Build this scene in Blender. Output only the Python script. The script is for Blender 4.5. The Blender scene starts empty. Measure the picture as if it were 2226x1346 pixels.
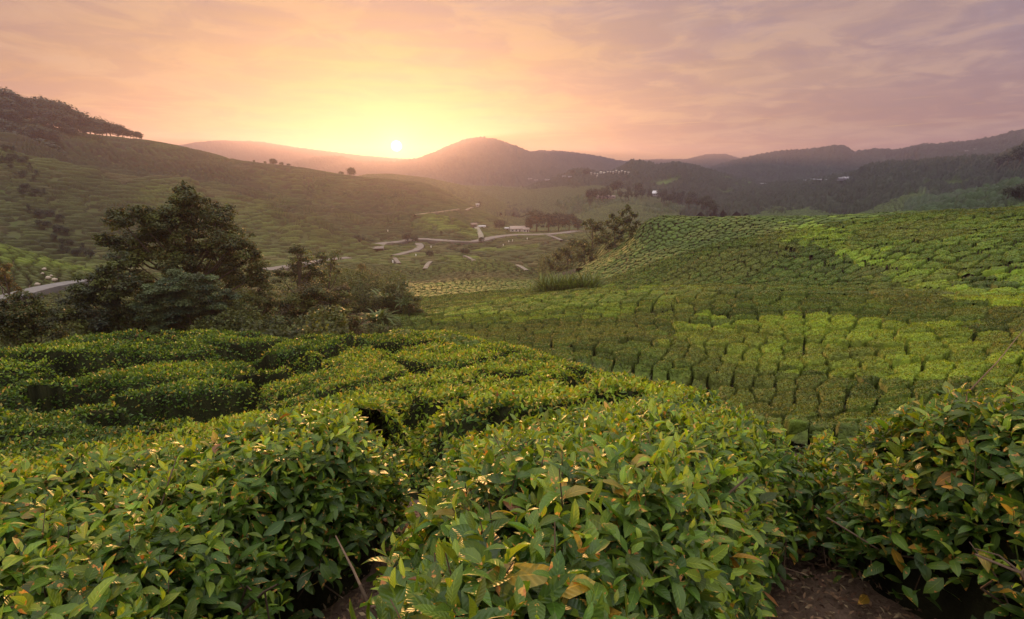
import bpy, math, time
import numpy as np
from mathutils import Vector
T0 = time.time()
def log(*a): print('[%.1f]' % (time.time() - T0), *a, flush=True)
sc = bpy.context.scene
C = sc.collection
rng = np.random.default_rng(7)
F = 1150.0; PITCH = math.atan(288 / F); CX, CY = 1113.0, 673.0

# ------------------------------------------------------------------ camera
cam_d = bpy.data.cameras.new('camera'); cam = bpy.data.objects.new('camera', cam_d); C.objects.link(cam)
cam.location = (0, 0, 0); cam.rotation_euler = (math.pi / 2 - PITCH, 0, 0)
cam_d.sensor_width = 36; cam_d.lens = 36 * F / 2226; cam_d.clip_start = 0.05; cam_d.clip_end = 40000
sc.camera = cam

# ------------------------------------------------------------------ sun, sky, exposure
SUN_AZ, SUN_EL = math.radians(-11.8), math.radians(3.05)
SD = Vector((math.sin(SUN_AZ) * math.cos(SUN_EL), math.cos(SUN_AZ) * math.cos(SUN_EL), math.sin(SUN_EL)))
sun_d = bpy.data.lights.new('sun', 'SUN'); sun = bpy.data.objects.new('sun', sun_d); C.objects.link(sun)
sun_d.energy = 5.0; sun_d.angle = math.radians(0.6); sun_d.color = (1.0, 0.50, 0.17)
sun.rotation_euler = (-SD).to_track_quat('-Z', 'Y').to_euler()
W = bpy.data.worlds.new('World'); sc.world = W; W.use_nodes = True
sc.view_settings.view_transform = 'Standard'; sc.view_settings.look = 'None'
sc.view_settings.exposure = 1.1; sc.view_settings.gamma = 1.0
cy = sc.cycles
cy.max_bounces = 5; cy.diffuse_bounces = 2; cy.glossy_bounces = 1; cy.transmission_bounces = 2
cy.volume_bounces = 0; cy.transparent_max_bounces = 6; cy.use_denoising = True
cy.sample_clamp_indirect = 3.0; cy.caustics_reflective = False; cy.caustics_refractive = False

def lin(r, g, b):
    f = lambda c: ((c / 255) / 12.92 if c / 255 <= .04045 else ((c / 255 + .055) / 1.055) ** 2.4)
    return (f(r), f(g), f(b), 1)

class NT:
    """small node-tree helper: expressions of math nodes"""
    def __init__(s, tree): s.t = tree; s.n = tree.nodes; s.l = tree.links
    def new(s, typ, **kw):
        n = s.n.new(typ)
        for k, v in kw.items(): setattr(n, k, v)
        return n
    def put(s, sock, v):
        if isinstance(v, bpy.types.NodeSocket): s.l.new(v, sock)
        elif v is not None: sock.default_value = v
    def m(s, op, a, b=None, c=None, clamp=False):
        n = s.new('ShaderNodeMath', operation=op, use_clamp=clamp)
        s.put(n.inputs[0], a); s.put(n.inputs[1], b)
        if c is not None: s.put(n.inputs[2], c)
        return n.outputs[0]
    def v(s, op, a, b=None):
        n = s.new('ShaderNodeVectorMath', operation=op); s.put(n.inputs[0], a); s.put(n.inputs[1], b)
        return n.outputs['Value'] if op in ('DOT_PRODUCT', 'LENGTH') else n.outputs[0]
    def mix(s, f, a, b, blend='MIX'):
        n = s.new('ShaderNodeMix', data_type='RGBA', blend_type=blend)
        s.put(n.inputs[0], f); s.put(n.inputs[6], a); s.put(n.inputs[7], b); return n.outputs[2]
    def ramp(s, f, stops, interp='LINEAR'):
        n = s.new('ShaderNodeValToRGB'); n.color_ramp.interpolation = interp
        e = n.color_ramp.elements
        while len(e) < len(stops): e.new(0.5)
        for k, (p, c) in enumerate(stops): e[k].position = p; e[k].color = c if len(c) == 4 else (*c, 1)
        s.put(n.inputs[0], f); return n.outputs[0]
    def noise(s, vec, scale, detail=4, rough=.5, dist=0.0):
        n = s.new('ShaderNodeTexNoise'); s.put(n.inputs['Vector'], vec)
        n.inputs['Scale'].default_value = scale; n.inputs['Detail'].default_value = detail
        n.inputs['Roughness'].default_value = rough; n.inputs['Distortion'].default_value = dist
        return n.outputs[0]
    def sm(s, x, a, b):
        n = s.new('ShaderNodeMapRange', interpolation_type='SMOOTHSTEP'); s.put(n.inputs[0], x)
        n.inputs[1].default_value = a; n.inputs[2].default_value = b; return n.outputs[0]

def build_world():
    w = NT(W.node_tree); w.n.clear()
    out = w.new('ShaderNodeOutputWorld'); bg = w.new('ShaderNodeBackground'); w.l.new(bg.outputs[0], out.inputs[0])
    sky = w.new('ShaderNodeTexSky', sky_type='NISHITA'); sky.sun_disc = False
    sky.sun_elevation = SUN_EL; sky.sun_rotation = -SUN_AZ * -1; sky.altitude = 1500; sky.dust_density = 2.0
    tc = w.new('ShaderNodeTexCoord'); d = w.v('NORMALIZE', tc.outputs['Generated'])
    sep = w.new('ShaderNodeSeparateXYZ'); w.put(sep.inputs[0], d); X, Y, Z = sep.outputs
    Zp = w.m('MAXIMUM', Z, 0.0)
    c = w.v('DOT_PRODUCT', d, tuple(SD)); ang = w.m('ARCCOSINE', w.m('MINIMUM', c, 0.999999))
    # stretched angular distance: the glow spreads along the horizon
    az = w.m('ARCTAN2', X, Y); daz = w.m('ABSOLUTE', w.m('SUBTRACT', az, SUN_AZ)); dz = w.m('ABSOLUTE', w.m('SUBTRACT', Z, math.sin(SUN_EL)))
    e2 = w.m('SQRT', w.m('ADD', w.m('POWER', w.m('MULTIPLY', daz, .62), 2.0), w.m('POWER', w.m('MULTIPLY', dz, 1.15), 2.0)))
    # cloud deck coordinates
    k = w.m('DIVIDE', 1.0, w.m('ADD', Zp, 0.10))
    comb = w.new('ShaderNodeCombineXYZ'); w.put(comb.inputs[0], w.m('MULTIPLY', X, k)); w.put(comb.inputs[1], w.m('MULTIPLY', w.m('MULTIPLY', Y, k), 1.0))
    deck = comb.outputs[0]
    n1 = w.noise(deck, 0.9, 6, .55, .5); n2 = w.noise(deck, 2.6, 8, .58, .7)
    mp = w.new('ShaderNodeMapping'); w.put(mp.inputs[0], d); mp.inputs['Scale'].default_value = (2.2, 2.2, 26)
    n3 = w.noise(mp.outputs[0], 2.2, 5, .55, .3)
    mp2 = w.new('ShaderNodeMapping'); w.put(mp2.inputs[0], d); mp2.inputs['Scale'].default_value = (3.0, 3.0, 60); mp2.inputs['Location'].default_value = (3, 1, 5)
    n4 = w.noise(mp2.outputs[0], 2.0, 6, .6, .5)
    # vertical colour of the evening sky away from the sun (left warmer, right mauve)
    side = w.sm(az, -0.75, 0.85)
    low = w.mix(side, lin(236, 152, 82), lin(196, 136, 118))
    mid = w.mix(side, lin(212, 162, 130), lin(182, 158, 166))
    top = w.mix(side, lin(192, 170, 178), lin(166, 166, 194))
    z1 = w.sm(Z, 0.0, 0.17); z2 = w.sm(Z, 0.12, 0.34)
    col = w.mix(z2, w.mix(z1, low, mid), top)
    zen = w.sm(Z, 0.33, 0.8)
    col = w.mix(zen, col, (3.3, 3.1, 2.95, 1))  # upper sky out of view, brightened as added fill light
    back = w.m('MULTIPLY', w.sm(Y, .1, -.5), w.sm(Z, -.1, .2)); col = w.mix(back, col, (2.1, 1.85, 1.75, 1))  # sky behind the camera, likewise brightened to light the foreground
    # warm lit cloud undersides
    n12 = w.m('ADD', w.m('MULTIPLY', n1, .6), w.m('MULTIPLY', n2, .4))
    cl = w.sm(n12, .44, .56)
    near = w.m('EXPONENT', w.m('MULTIPLY', e2, -1 / 0.36))
    warm = w.mix(near, lin(214, 184, 182), lin(252, 200, 124))
    col = w.mix(w.m('MULTIPLY', w.m('MULTIPLY', cl, .8), w.m('SUBTRACT', 1.0, zen)), col, warm)
    col = w.mix(w.m('MULTIPLY', w.sm(n2, .60, .42), w.m('MULTIPLY', .5, w.m('SUBTRACT', 1.0, zen))), col, lin(158, 134, 148))
    # the glow around the low sun
    g1 = w.m('EXPONENT', w.m('MULTIPLY', e2, -1 / 0.22)); g2 = w.m('EXPONENT', w.m('MULTIPLY', e2, -1 / 0.08)); g3 = w.m('EXPONENT', w.m('MULTIPLY', ang, -1 / 0.020))
    gm = w.m('ADD', .75, w.m('MULTIPLY', w.sm(n3, .35, .7), .5))
    col = w.mix(w.m('MULTIPLY', w.m('MULTIPLY', g1, gm), .88, clamp=True), col, lin(250, 202, 88))
    col = w.mix(w.m('MULTIPLY', w.m('MULTIPLY', g2, gm), 1.1, clamp=True), col, (1.25, .95, .10, 1))
    # thin bright streaks low over the horizon
    st = w.m('MULTIPLY', w.m('MULTIPLY', w.sm(n4, .58, .70), w.sm(Z, .15, .06)), w.sm(Z, .012, .035))
    col = w.mix(w.m('MULTIPLY', st, .9), col, lin(255, 214, 128))
    col = w.mix(w.m('MULTIPLY', g3, 1.0, clamp=True), col, (2.4, 1.9, .7, 1))
    disc = w.sm(ang, 0.010, 0.007)
    col = w.mix(disc, col, (14, 12, 8, 1))
    nis = w.mix(1.0, sky.outputs[0], (0.06, 0.06, 0.06, 1), 'MULTIPLY')
    col = w.mix(.12, col, nis)
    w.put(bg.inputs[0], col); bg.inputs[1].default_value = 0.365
build_world()

# ------------------------------------------------------------------ numeric helpers
def ray(px, py):
    px = np.asarray(px, float); py = np.asarray(py, float)
    x = (px - CX) / F; yy = (CY - py) / F
    cp, sp = math.cos(PITCH), math.sin(PITCH)
    return x, cp + yy * sp, -sp + yy * cp
def pt(px, py, r):
    """point seen at photo pixel (px, py) at horizontal distance r"""
    x, y, z = ray(px, py); h = np.hypot(x, y)
    return np.stack([x / h * r, y / h * r, z / h * r], -1)
def hash2(ix, iy, s=0):
    h = (ix.astype(np.int64) * 374761393 + iy.astype(np.int64) * 668265263 + s * 974634777) & 0xffffffff
    h = ((h ^ (h >> 13)) * 1274126177) & 0xffffffff
    h = ((h ^ (h >> 16)) * 2246822519) & 0xffffffff
    return ((h ^ (h >> 15)) & 0xffffff) / float(0xffffff)
def vnoise(x, y, s=0):
    ix = np.floor(x); iy = np.floor(y); fx = x - ix; fy = y - iy
    fx = fx * fx * fx * (fx * (fx * 6 - 15) + 10); fy = fy * fy * fy * (fy * (fy * 6 - 15) + 10)
    ix = ix.astype(np.int64); iy = iy.astype(np.int64)
    a = hash2(ix, iy, s); b = hash2(ix + 1, iy, s); c = hash2(ix, iy + 1, s); d = hash2(ix + 1, iy + 1, s)
    return (a + (b - a) * fx) * (1 - fy) + (c + (d - c) * fx) * fy
def fbm(x, y, s=0, o=4):
    r = 0; a = .5; t = 0
    for k in range(o): r = r + a * vnoise(x * 2 ** k + k * 17.3, y * 2 ** k - k * 9.1, s + k); t += a; a *= .5
    return r / t - .5
def sstep(x, a, b):
    t = np.clip((x - a) / (b - a), 0, 1); return t * t * (3 - 2 * t)
def cells(p, q, jit=.7, s=0, brick=True, jq=None):
    """jittered brick-laid cells: distance to the nearest cell border (cell units) and an integer id"""
    iq0 = np.floor(q).astype(np.int64)
    d1 = np.full(p.shape, 1e9); d2 = d1.copy(); x1 = d1.copy(); y1 = d1.copy(); x2 = d1.copy(); y2 = d1.copy(); cid = np.zeros(p.shape, np.int64)
    for dj in (-1, 0, 1):
        iq = iq0 + dj
        off = (iq & 1) * .5 if brick else 0
        ip0 = np.floor(p - off).astype(np.int64)
        for di in (-1, 0, 1):
            ip = ip0 + di
            sx = ip + off + .5 + jit * (hash2(ip, iq, s) - .5); sy = iq + .5 + (jit if jq is None else jq) * (hash2(ip, iq, s + 50) - .5)
            d = (p - sx) ** 2 + (q - sy) ** 2
            c1 = d < d1; c2 = (~c1) & (d < d2)
            d2 = np.where(c1, d1, np.where(c2, d, d2)); x2 = np.where(c1, x1, np.where(c2, sx, x2)); y2 = np.where(c1, y1, np.where(c2, sy, y2))
            d1 = np.where(c1, d, d1); x1 = np.where(c1, sx, x1); y1 = np.where(c1, sy, y1)
            cid = np.where(c1, (ip + 4096) * 8192 + (iq + 4096), cid)
    e = (d2 - d1) / (2 * np.hypot(x2 - x1, y2 - y1) + 1e-6)
    return e, cid

# ------------------------------------------------------------------ macro terrain from hand placed lines (photo column, photo row, distance in metres)
LINES = [
 [(-200,1010,2.3),(0,1000,2.3),(200,975,2.4),(400,945,2.6),(600,900,3.0),(750,872,3.4),(900,885,3.6),(1100,885,4),(1300,850,4),(1500,848,3.8),(1700,880,3.4),(1800,900,3.0),(1900,870,2.7),(2050,852,2.5),(2226,848,2.4),(2450,845,2.3)],
 [(-200,1060,4.0),(0,1050,4.2),(200,1020,4.4),(400,985,4.8),(600,935,5.2),(800,880,5.5),(1000,865,6),(1200,840,6),(1350,835,6),(1500,880,6),(1700,930,6),(1900,950,5.5),(2226,940,5),(2450,930,5)],
 [(-200,1000,8),(0,990,8),(200,965,8),(400,915,8.5),(600,865,9),(800,810,9.5),(1000,785,10),(1150,785,9.5),(1300,812,8.5),(1450,860,9),(1700,930,9.5),(1950,945,9),(2226,935,9),(2450,930,9)],
 [(-200,900,12),(0,885,12),(200,860,12),(400,825,12.5),(600,790,13),(750,755,13.5),(900,745,13.5),(1050,752,13.5),(1150,768,13),(1300,820,14),(1500,870,14.5),(1700,915,15),(1950,925,14.5),(2226,920,14),(2450,920,14)],
 [(-250,790,18),(0,762,19),(150,738,20),(300,722,20.5),(450,726,20),(600,735,18.5),(700,733,17.5),(800,730,17),(900,724,16.5),(1000,735,16.5),(1100,752,16),(1200,780,17),(1300,800,19),(1400,828,20),(1500,845,20.5),(1700,880,20),(1850,895,18.5),(2000,870,19),(2226,855,19),(2500,850,19)],
 [(-250,850,26),(0,830,27),(300,800,28),(600,790,26),(800,775,25),(900,765,24),(1000,760,24),(1100,755,25),(1200,745,27),(1300,738,28),(1500,760,27.5),(1700,775,27),(2000,780,25.5),(2226,760,26),(2500,750,26)],
 [(-250,790,38),(0,780,38),(300,760,38),(600,745,37),(800,730,36),(900,722,38),(1000,700,40),(1150,695,40),(1300,690,39),(1500,690,37),(1700,690,36),(1900,690,35),(2050,695,34),(2226,690,35),(2500,680,35)],
 [(-250,720,58),(0,715,58),(300,700,56),(600,680,54),(800,672,54),(900,670,56),(960,660,60),(1050,650,62),(1150,638,62),(1250,630,58),(1400,622,54),(1550,619,51),(1700,622,49),(1850,632,46),(2000,643,43),(2226,660,40),(2500,670,38)],
 [(900,652,72),(1000,640,76),(1100,630,76),(1250,633,68),(1400,624,64),(1550,618,60),(1700,614,57),(1850,613,54),(2000,611,51),(2226,612,48),(2500,610,46)],
 [(1250,604,88),(1350,585,82),(1450,560,78),(1560,545,72),(1700,540,68),(1850,540,63),(2000,540,59),(2226,540,55),(2500,540,52)],
 [(1300,565,102),(1380,525,100),(1500,512,88),(1650,505,80),(1850,500,72),(2050,498,66),(2226,496,62),(2500,495,58)],
 [(1390,480,100),(1500,478,96),(1620,475,90),(1740,474,86),(1850,468,82),(2050,462,75),(2226,460,70),(2500,455,64)],
 [(1420,510,125),(1500,520,120),(1700,520,115),(1900,515,108),(2226,505,100),(2500,500,95)],
 [(1400,520,190),(1500,515,170),(1800,512,170),(2226,505,170),(2500,505,170)],
 [(1450,478,300),(1600,472,300),(1700,467,300),(1850,468,300),(2226,470,300),(2500,470,300)],
 [(-250,690,95),(0,656,100),(60,642,104),(140,624,112),(250,612,120),(400,602,130),(550,598,135),(640,592,140)],
 [(-250,500,150),(0,528,150),(50,548,152),(90,570,155),(160,585,160),(300,565,180),(500,562,190),(600,568,195)],
 [(-250,540,170),(0,560,175),(60,572,180),(160,580,190)],
 [(-250,440,260),(0,470,245),(60,500,230),(110,545,220),(160,565,215),(200,540,235),(300,500,260),(420,490,270),(560,490,265),(700,515,250),(780,540,250)],
 [(-250,320,300),(0,333,310),(90,350,315),(200,370,315),(300,390,315),(370,400,315),(450,415,310),(560,440,300),(650,455,290),(720,475,285),(770,500,285),(810,522,290)],
 [(-250,348,335),(0,374,338),(100,390,343),(200,406,343),(300,419,343),(370,427,338),(450,441,334),(560,460,326),(650,474,316),(720,488,310),(780,512,308)],
 [(-250,280,390),(0,303,385),(60,315,385),(120,345,380),(170,363,375),(250,372,375),(350,382,380),(450,394,385),(560,408,390),(650,425,385),(740,442,380),(820,455,375),(900,465,370),(1000,480,365),(1045,496,360)],
 [(-250,296,412),(0,327,412),(60,339,408),(120,362,402),(200,388,398),(300,397,398),(400,406,402),(500,420,408)],
 [(560,422,410),(620,430,412),(740,452,405),(820,464,398),(900,474,392),(1000,487,384)],
 [(-250,262,440),(0,270,440),(90,276,440),(200,305,440),(310,331,440),(430,345,442),(540,358,445),(650,385,430),(800,420,420),(950,455,410)],
 [(-250,230,490),(0,255,485),(150,285,480),(230,296,480),(320,303,480),(420,322,480),(550,355,475),(640,364,475),(700,372,475),(740,381,480),(770,386,480),(860,392,480),(940,402,475),(1000,430,460),(1050,458,450),(1100,480,440),(1140,496,425)],
 [(-250,260,560),(0,285,560),(320,330,550),(550,380,545),(770,412,540),(940,435,530),(1050,478,500),(1140,500,470)],
 [(-250,300,700),(300,370,700),(770,430,680),(1000,455,680),(1140,482,680),(1300,488,680),(1600,482,680),(2226,480,680),(2500,480,680)],
 [(900,598,135),(960,580,145),(1010,565,150),(1050,560,155),(1100,568,150),(1150,580,145),(1180,598,135)],
 [(1000,608,110),(1100,606,110),(1180,612,100)], [(920,640,84),(1050,628,88),(1150,622,90)],
 [(960,581,172),(1050,564,180),(1130,574,175),(1200,590,160)], [(1250,588,130),(1300,560,125)],
 [(1200,565,180),(1250,540,170),(1300,530,145),(1350,505,128)],
 [(690,590,130),(760,568,165),(850,580,150)],[(700,625,95),(800,625,95),(880,642,86)],[(790,590,135),(860,610,120)],
 [(830,556,215),(950,553,215),(1050,548,225),(1150,552,215),(1250,545,220)],
 [(740,561,225),(815,531,285),(920,520,310),(1000,524,305),(1050,522,310),(1100,513,330),(1200,508,345),(1300,505,350)],
 [(1060,508,345),(1130,500,385),(1240,498,390),(1350,495,400)],
]
AS, US = 0.10, 0.13
def build_rbf():
    P = []
    for ln in LINES:
        a = np.array(ln, float)
        seg = np.abs(np.diff(a[:, 0])); s = np.concatenate([[0], np.cumsum(seg)])
        n = max(2, int(s[-1] / 90) + 1); tt = np.unique(np.concatenate([np.linspace(0, s[-1], n), s]))
        keep = [0]
        for k in range(1, len(tt)):
            if tt[k] - tt[keep[-1]] > 28: keep.append(k)
        tt = tt[keep]
        px = np.interp(tt, s, a[:, 0]); py = np.interp(tt, s, a[:, 1]); r = np.exp(np.interp(tt, s, np.log(a[:, 2])))
        x, y, z = ray(px, py); h = np.hypot(x, y)
        P.append(np.stack([np.arctan2(x, y) / AS, np.log(r) / US, z / h], 1))
    for r in (.5, .8, 1.2, 1.7):
        az = np.radians(np.arange(-56, 57, 8)); P.append(np.stack([az / AS, np.full(az.shape, math.log(r) / US), np.full(az.shape, (-.42 - .26 * r) / r)], 1))
    P = np.concatenate(P); n = len(P)
    def ker(d2): return 0.5 * d2 * np.log(d2 + 1e-9)
    D = ((P[:, None, :2] - P[None, :, :2]) ** 2).sum(-1)
    A = np.zeros((n + 3, n + 3)); A[:n, :n] = ker(D) + np.eye(n) * .03
    A[:n, n] = 1; A[:n, n + 1:] = P[:, :2]; A[n, :n] = 1; A[n + 1:, :n] = P[:, :2].T
    wts = np.linalg.solve(A, np.concatenate([P[:, 2], np.zeros(3)]))
    ga = np.linspace(math.radians(-62), math.radians(62), 300); gu = np.linspace(math.log(.35), math.log(750), 420)
    G = np.zeros((len(gu), len(ga)))
    for i, u in enumerate(gu):
        q = np.stack([ga / AS, np.full(ga.shape, u / US)], 1)
        d2 = ((q[:, None] - P[None, :, :2]) ** 2).sum(-1)
        G[i] = ker(d2) @ wts[:n] + wts[n] + q @ wts[n + 1:]
    return ga, gu, G
GA, GU, GT = build_rbf()
log('terrain fit', GT.shape)
def tan_at(az, r):
    """Catmull-Rom lookup of the fitted slope table"""
    fa = np.clip((az - GA[0]) / (GA[1] - GA[0]), 1, len(GA) - 3.001); fu = np.clip((np.log(np.maximum(r, .36)) - GU[0]) / (GU[1] - GU[0]), 1, len(GU) - 3.001)
    ia = fa.astype(int); iu = fu.astype(int); ta = fa - ia; tu = fu - iu
    def w(t): return (-.5 * t + t * t - .5 * t ** 3, 1 - 2.5 * t * t + 1.5 * t ** 3, .5 * t + 2 * t * t - 1.5 * t ** 3, -.5 * t * t + .5 * t ** 3)
    wa = w(ta); wu = w(tu); o = 0
    for j in range(4):
        row = 0
        for i in range(4): row = row + wa[i] * GT[iu + j - 1, ia + i - 1]
        o = o + wu[j] * row
    x = r * np.sin(az); y = r * np.cos(az); wt = sstep(r, 225, 270) * sstep(r, 440, 385) * sstep(az, -.06, -.12)
    if np.any(wt > 0):
        f = np.abs(fbm(x / 46 + y / 200, y / 150, 401, 3)) * 2; g = np.abs(fbm(x / 17 + y / 90, y / 60, 402, 2)) * 2
        o = o + wt * (f * 9.0 - 2.2 + g * 1.6) / r
        for ln in SPURS:
            a = np.array(ln, float); lx, ly, lz = ray(a[:, 0], a[:, 1]); la = np.arctan2(lx, ly); d = r - np.interp(az, la, a[:, 2])
            fade = sstep(az, la[0] - .01, la[0] + .03) * sstep(az, la[-1] + .005, la[-1] - .05)
            o = o + fade * (3.2 * np.exp(-(d / 7) ** 2) - 9.0 * np.exp(-((d - 20) / 12) ** 2)) / r
    return o
SPURS = [[(-260,318,300),(0,333,310),(90,350,315),(200,370,315),(300,390,315),(370,400,315),(450,415,310),(560,440,300),(650,455,290),(760,490,285)],
 [(-260,280,390),(0,303,385),(60,315,385),(120,345,380),(170,363,375),(250,372,375)],
 [(80,276,432),(200,305,432),(310,331,432),(430,345,434),(540,356,436)],
 [(540,432,345),(600,428,345),(700,442,345),(780,457,345),(900,468,340),(1000,480,340),(1045,490,345)],
 [(590,452,262),(650,458,258),(720,478,254),(760,500,252),(800,522,250),(835,545,256)]]
def top_polar(az, r): return r * tan_at(az, r)
def top_xy(x, y): return top_polar(np.arctan2(x, y), np.hypot(x, y))
BH = 0.82                                    # height of a tea bush over the soil
def hit(px, py, r0=.5, r1=640, lift=0.0):
    """first point of the terrain seen at each photo pixel"""
    px = np.atleast_1d(np.asarray(px, float)); py = np.atleast_1d(np.asarray(py, float))
    x, y, z = ray(px, py); h = np.hypot(x, y); az = np.arctan2(x, y); t = z / h
    rs = np.exp(np.linspace(math.log(r0), math.log(r1), 2400))
    TT = tan_at(az[:, None] + 0 * rs[None], np.broadcast_to(rs, (len(px), len(rs)))) + lift / rs[None]
    ok = TT >= t[:, None]; k = np.where(ok.any(1), ok.argmax(1), len(rs) - 1); r = rs[k]
    return np.stack([x / h * r, y / h * r, r * tan_at(az, r)], 1)

# ------------------------------------------------------------------ mesh helpers
def mesh(name, V, Fq, mats, col=None, uv=None, smooth=True, parent=None, midx=None, fcol=None):
    me = bpy.data.meshes.new(name); V = np.ascontiguousarray(V, np.float32); Fq = np.ascontiguousarray(Fq, np.int32)
    n = Fq.shape[1]
    me.vertices.add(len(V)); me.vertices.foreach_set('co', V.ravel())
    me.loops.add(Fq.size); me.loops.foreach_set('vertex_index', Fq.ravel())
    me.polygons.add(len(Fq)); me.polygons.foreach_set('loop_start', np.arange(0, Fq.size, n, dtype=np.int32))
    try: me.polygons.foreach_set('loop_total', np.full(len(Fq), n, np.int32))
    except Exception: pass
    me.polygons.foreach_set('use_smooth', np.full(len(Fq), bool(smooth)))
    if midx is not None: me.polygons.foreach_set('material_index', np.ascontiguousarray(midx, np.int32))
    me.update(calc_edges=True)
    if col is not None:
        at = me.color_attributes.new('Col', 'FLOAT_COLOR', 'POINT')
        c4 = np.ones((len(V), 4), np.float32); c4[:, :3] = col; at.data.foreach_set('color', c4.ravel())
    if uv is not None:
        l = me.uv_layers.new(name='UVMap'); l.data.foreach_set('uv', np.ascontiguousarray(uv[Fq.ravel()], np.float32).ravel())
    for m in (mats if isinstance(mats, (list, tuple)) else [mats]): me.materials.append(m)
    o = bpy.data.objects.new(name, me); C.objects.link(o)
    if parent is not None: o.parent = parent
    return o
def tag(o, label=None, cat=None, group=None, kind=None):
    if label: o['label'] = label
    if cat: o['category'] = cat
    if group: o['group'] = group
    if kind: o['kind'] = kind
    return o
def empty(name, loc=(0, 0, 0)):
    o = bpy.data.objects.new(name, None); C.objects.link(o); o.location = loc; return o
def grid_faces(nr, nc):
    i = np.arange(nr - 1)[:, None] * nc + np.arange(nc - 1)[None]
    return np.stack([i, i + 1, i + nc + 1, i + nc], -1).reshape(-1, 4)
def compact(V, Fq, *arrs):
    u, inv = np.unique(Fq.ravel(), return_inverse=True)
    return (V[u], inv.reshape(Fq.shape)) + tuple(a[u] for a in arrs)
def merge(parts):
    """parts: (V, F, col) of the same face size"""
    Vs, Fs, Cs = [], [], []; o = 0
    for V, Fq, c in parts:
        Vs.append(V); Fs.append(Fq + o); Cs.append(c); o += len(V)
    return np.concatenate(Vs), np.concatenate(Fs), np.concatenate(Cs)
def norm(v): return v / (np.linalg.norm(v, axis=-1, keepdims=True) + 1e-9)
def tube(path, rad, col, n=6):
    """tapered tube along a path, quads"""
    P = np.asarray(path, float); R = np.asarray(rad, float); m = len(P)
    T = norm(np.gradient(P, axis=0)); up = np.array([0.13, .97, .2]); A = norm(np.cross(T, up)); B = np.cross(T, A)
    th = np.arange(n) / n * 2 * math.pi
    V = P[:, None] + R[:, None, None] * (A[:, None] * np.cos(th)[None, :, None] + B[:, None] * np.sin(th)[None, :, None])
    V = V.reshape(-1, 3); i = np.arange(m - 1)[:, None] * n; j = np.arange(n)[None]; k = (j + 1) % n
    Fq = np.stack([i + j, i + k, i + n + k, i + n + j], -1).reshape(-1, 4)
    return V, Fq, np.tile(np.asarray(col, float), (len(V), 1))
def box(cx, cy, cz, sx, sy, sz, rot=0, col=(1, 1, 1)):
    v = np.array([[a, b, c] for a in (-.5, .5) for b in (-.5, .5) for c in (0, 1)], float) * [sx, sy, sz]
    c, s = math.cos(rot), math.sin(rot); v = np.stack([v[:, 0] * c - v[:, 1] * s + cx, v[:, 0] * s + v[:, 1] * c + cy, v[:, 2] + cz], 1)
    f = np.array([[0, 1, 3, 2], [4, 6, 7, 5], [0, 4, 5, 1], [2, 3, 7, 6], [0, 2, 6, 4], [1, 5, 7, 3]])
    return v, f, np.tile(np.asarray(col, float), (8, 1))

# leaf geometry -------------------------------------------------
def leaves(base, t, n, L, wid, bend, fold, seg, col):
    """leaf blades: base point, direction t, face normal n, curved by bend, folded along the midrib; seg quads per half"""
    N = len(base); t = norm(t); b = norm(np.cross(t, n)); n = np.cross(b, t)
    s = np.linspace(0, 1, seg + 1)
    wp = np.sin(math.pi * np.clip(s, .0, 1) ** .82) ** .8 * .5
    wp[0] = .03; wp[-1] = .0 if seg > 2 else .03
    if seg == 1: wp = np.array([.35, .3])
    ka = np.where(np.abs(bend) < .02, .02, bend)[:, None]
    xs = L[:, None] * np.sin(ka * s) / ka; zs = -L[:, None] * (1 - np.cos(ka * s)) / ka
    mid = base[:, None] + t[:, None] * xs[..., None] + n[:, None] * zs[..., None]
    nn = n[:, None] * np.cos(ka * s)[..., None] + t[:, None] * np.sin(ka * s)[..., None]
    if seg > 3:
        sw = rng.normal(size=(N, 1)) * .10; mid = mid + b[:, None] * (L[:, None] * sw * s ** 2)[..., None]
        und = 1 + .10 * np.sin(s[None] * 11 + rng.uniform(0, 6.28, (N, 1)))
        nn = norm(nn + b[:, None] * (rng.normal(size=(N, 1)) * .55 * s)[..., None])
    else: und = 1
    w = (L * wid)[:, None] * wp[None] * und
    side = b[:, None] * (w * np.cos(fold)[:, None])[..., None]; lift = nn * (w * np.sin(fold)[:, None])[..., None]
    V = np.stack([mid - side + lift, mid, mid + side + lift], 2).reshape(-1, 3)      # N*(seg+1)*3
    k = (np.arange(seg)[:, None] * 3 + np.arange(2)[None]).ravel()
    q = np.stack([k, k + 1, k + 4, k + 3], 1)
    Fq = (np.arange(N)[:, None, None] * ((seg + 1) * 3) + q[None]).reshape(-1, 4)
    uv = np.tile(np.stack([np.repeat(s, 3), np.tile([0, .5, 1.], seg + 1)], 1), (N, 1))
    return V, Fq, np.repeat(col, (seg + 1) * 3, 0), uv
def kites(base, t, n, L, wid, col):
    """one four sided leaf card each"""
    t = norm(t); b = norm(np.cross(t, n))
    V = np.stack([base, base + t * (L * .45)[:, None] + b * (L * wid * .5)[:, None], base + t * L[:, None], base + t * (L * .5)[:, None] - b * (L * wid * .5)[:, None]], 1).reshape(-1, 3)
    return V, np.arange(len(V)).reshape(-1, 4), np.repeat(col, 4, 0)

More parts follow.
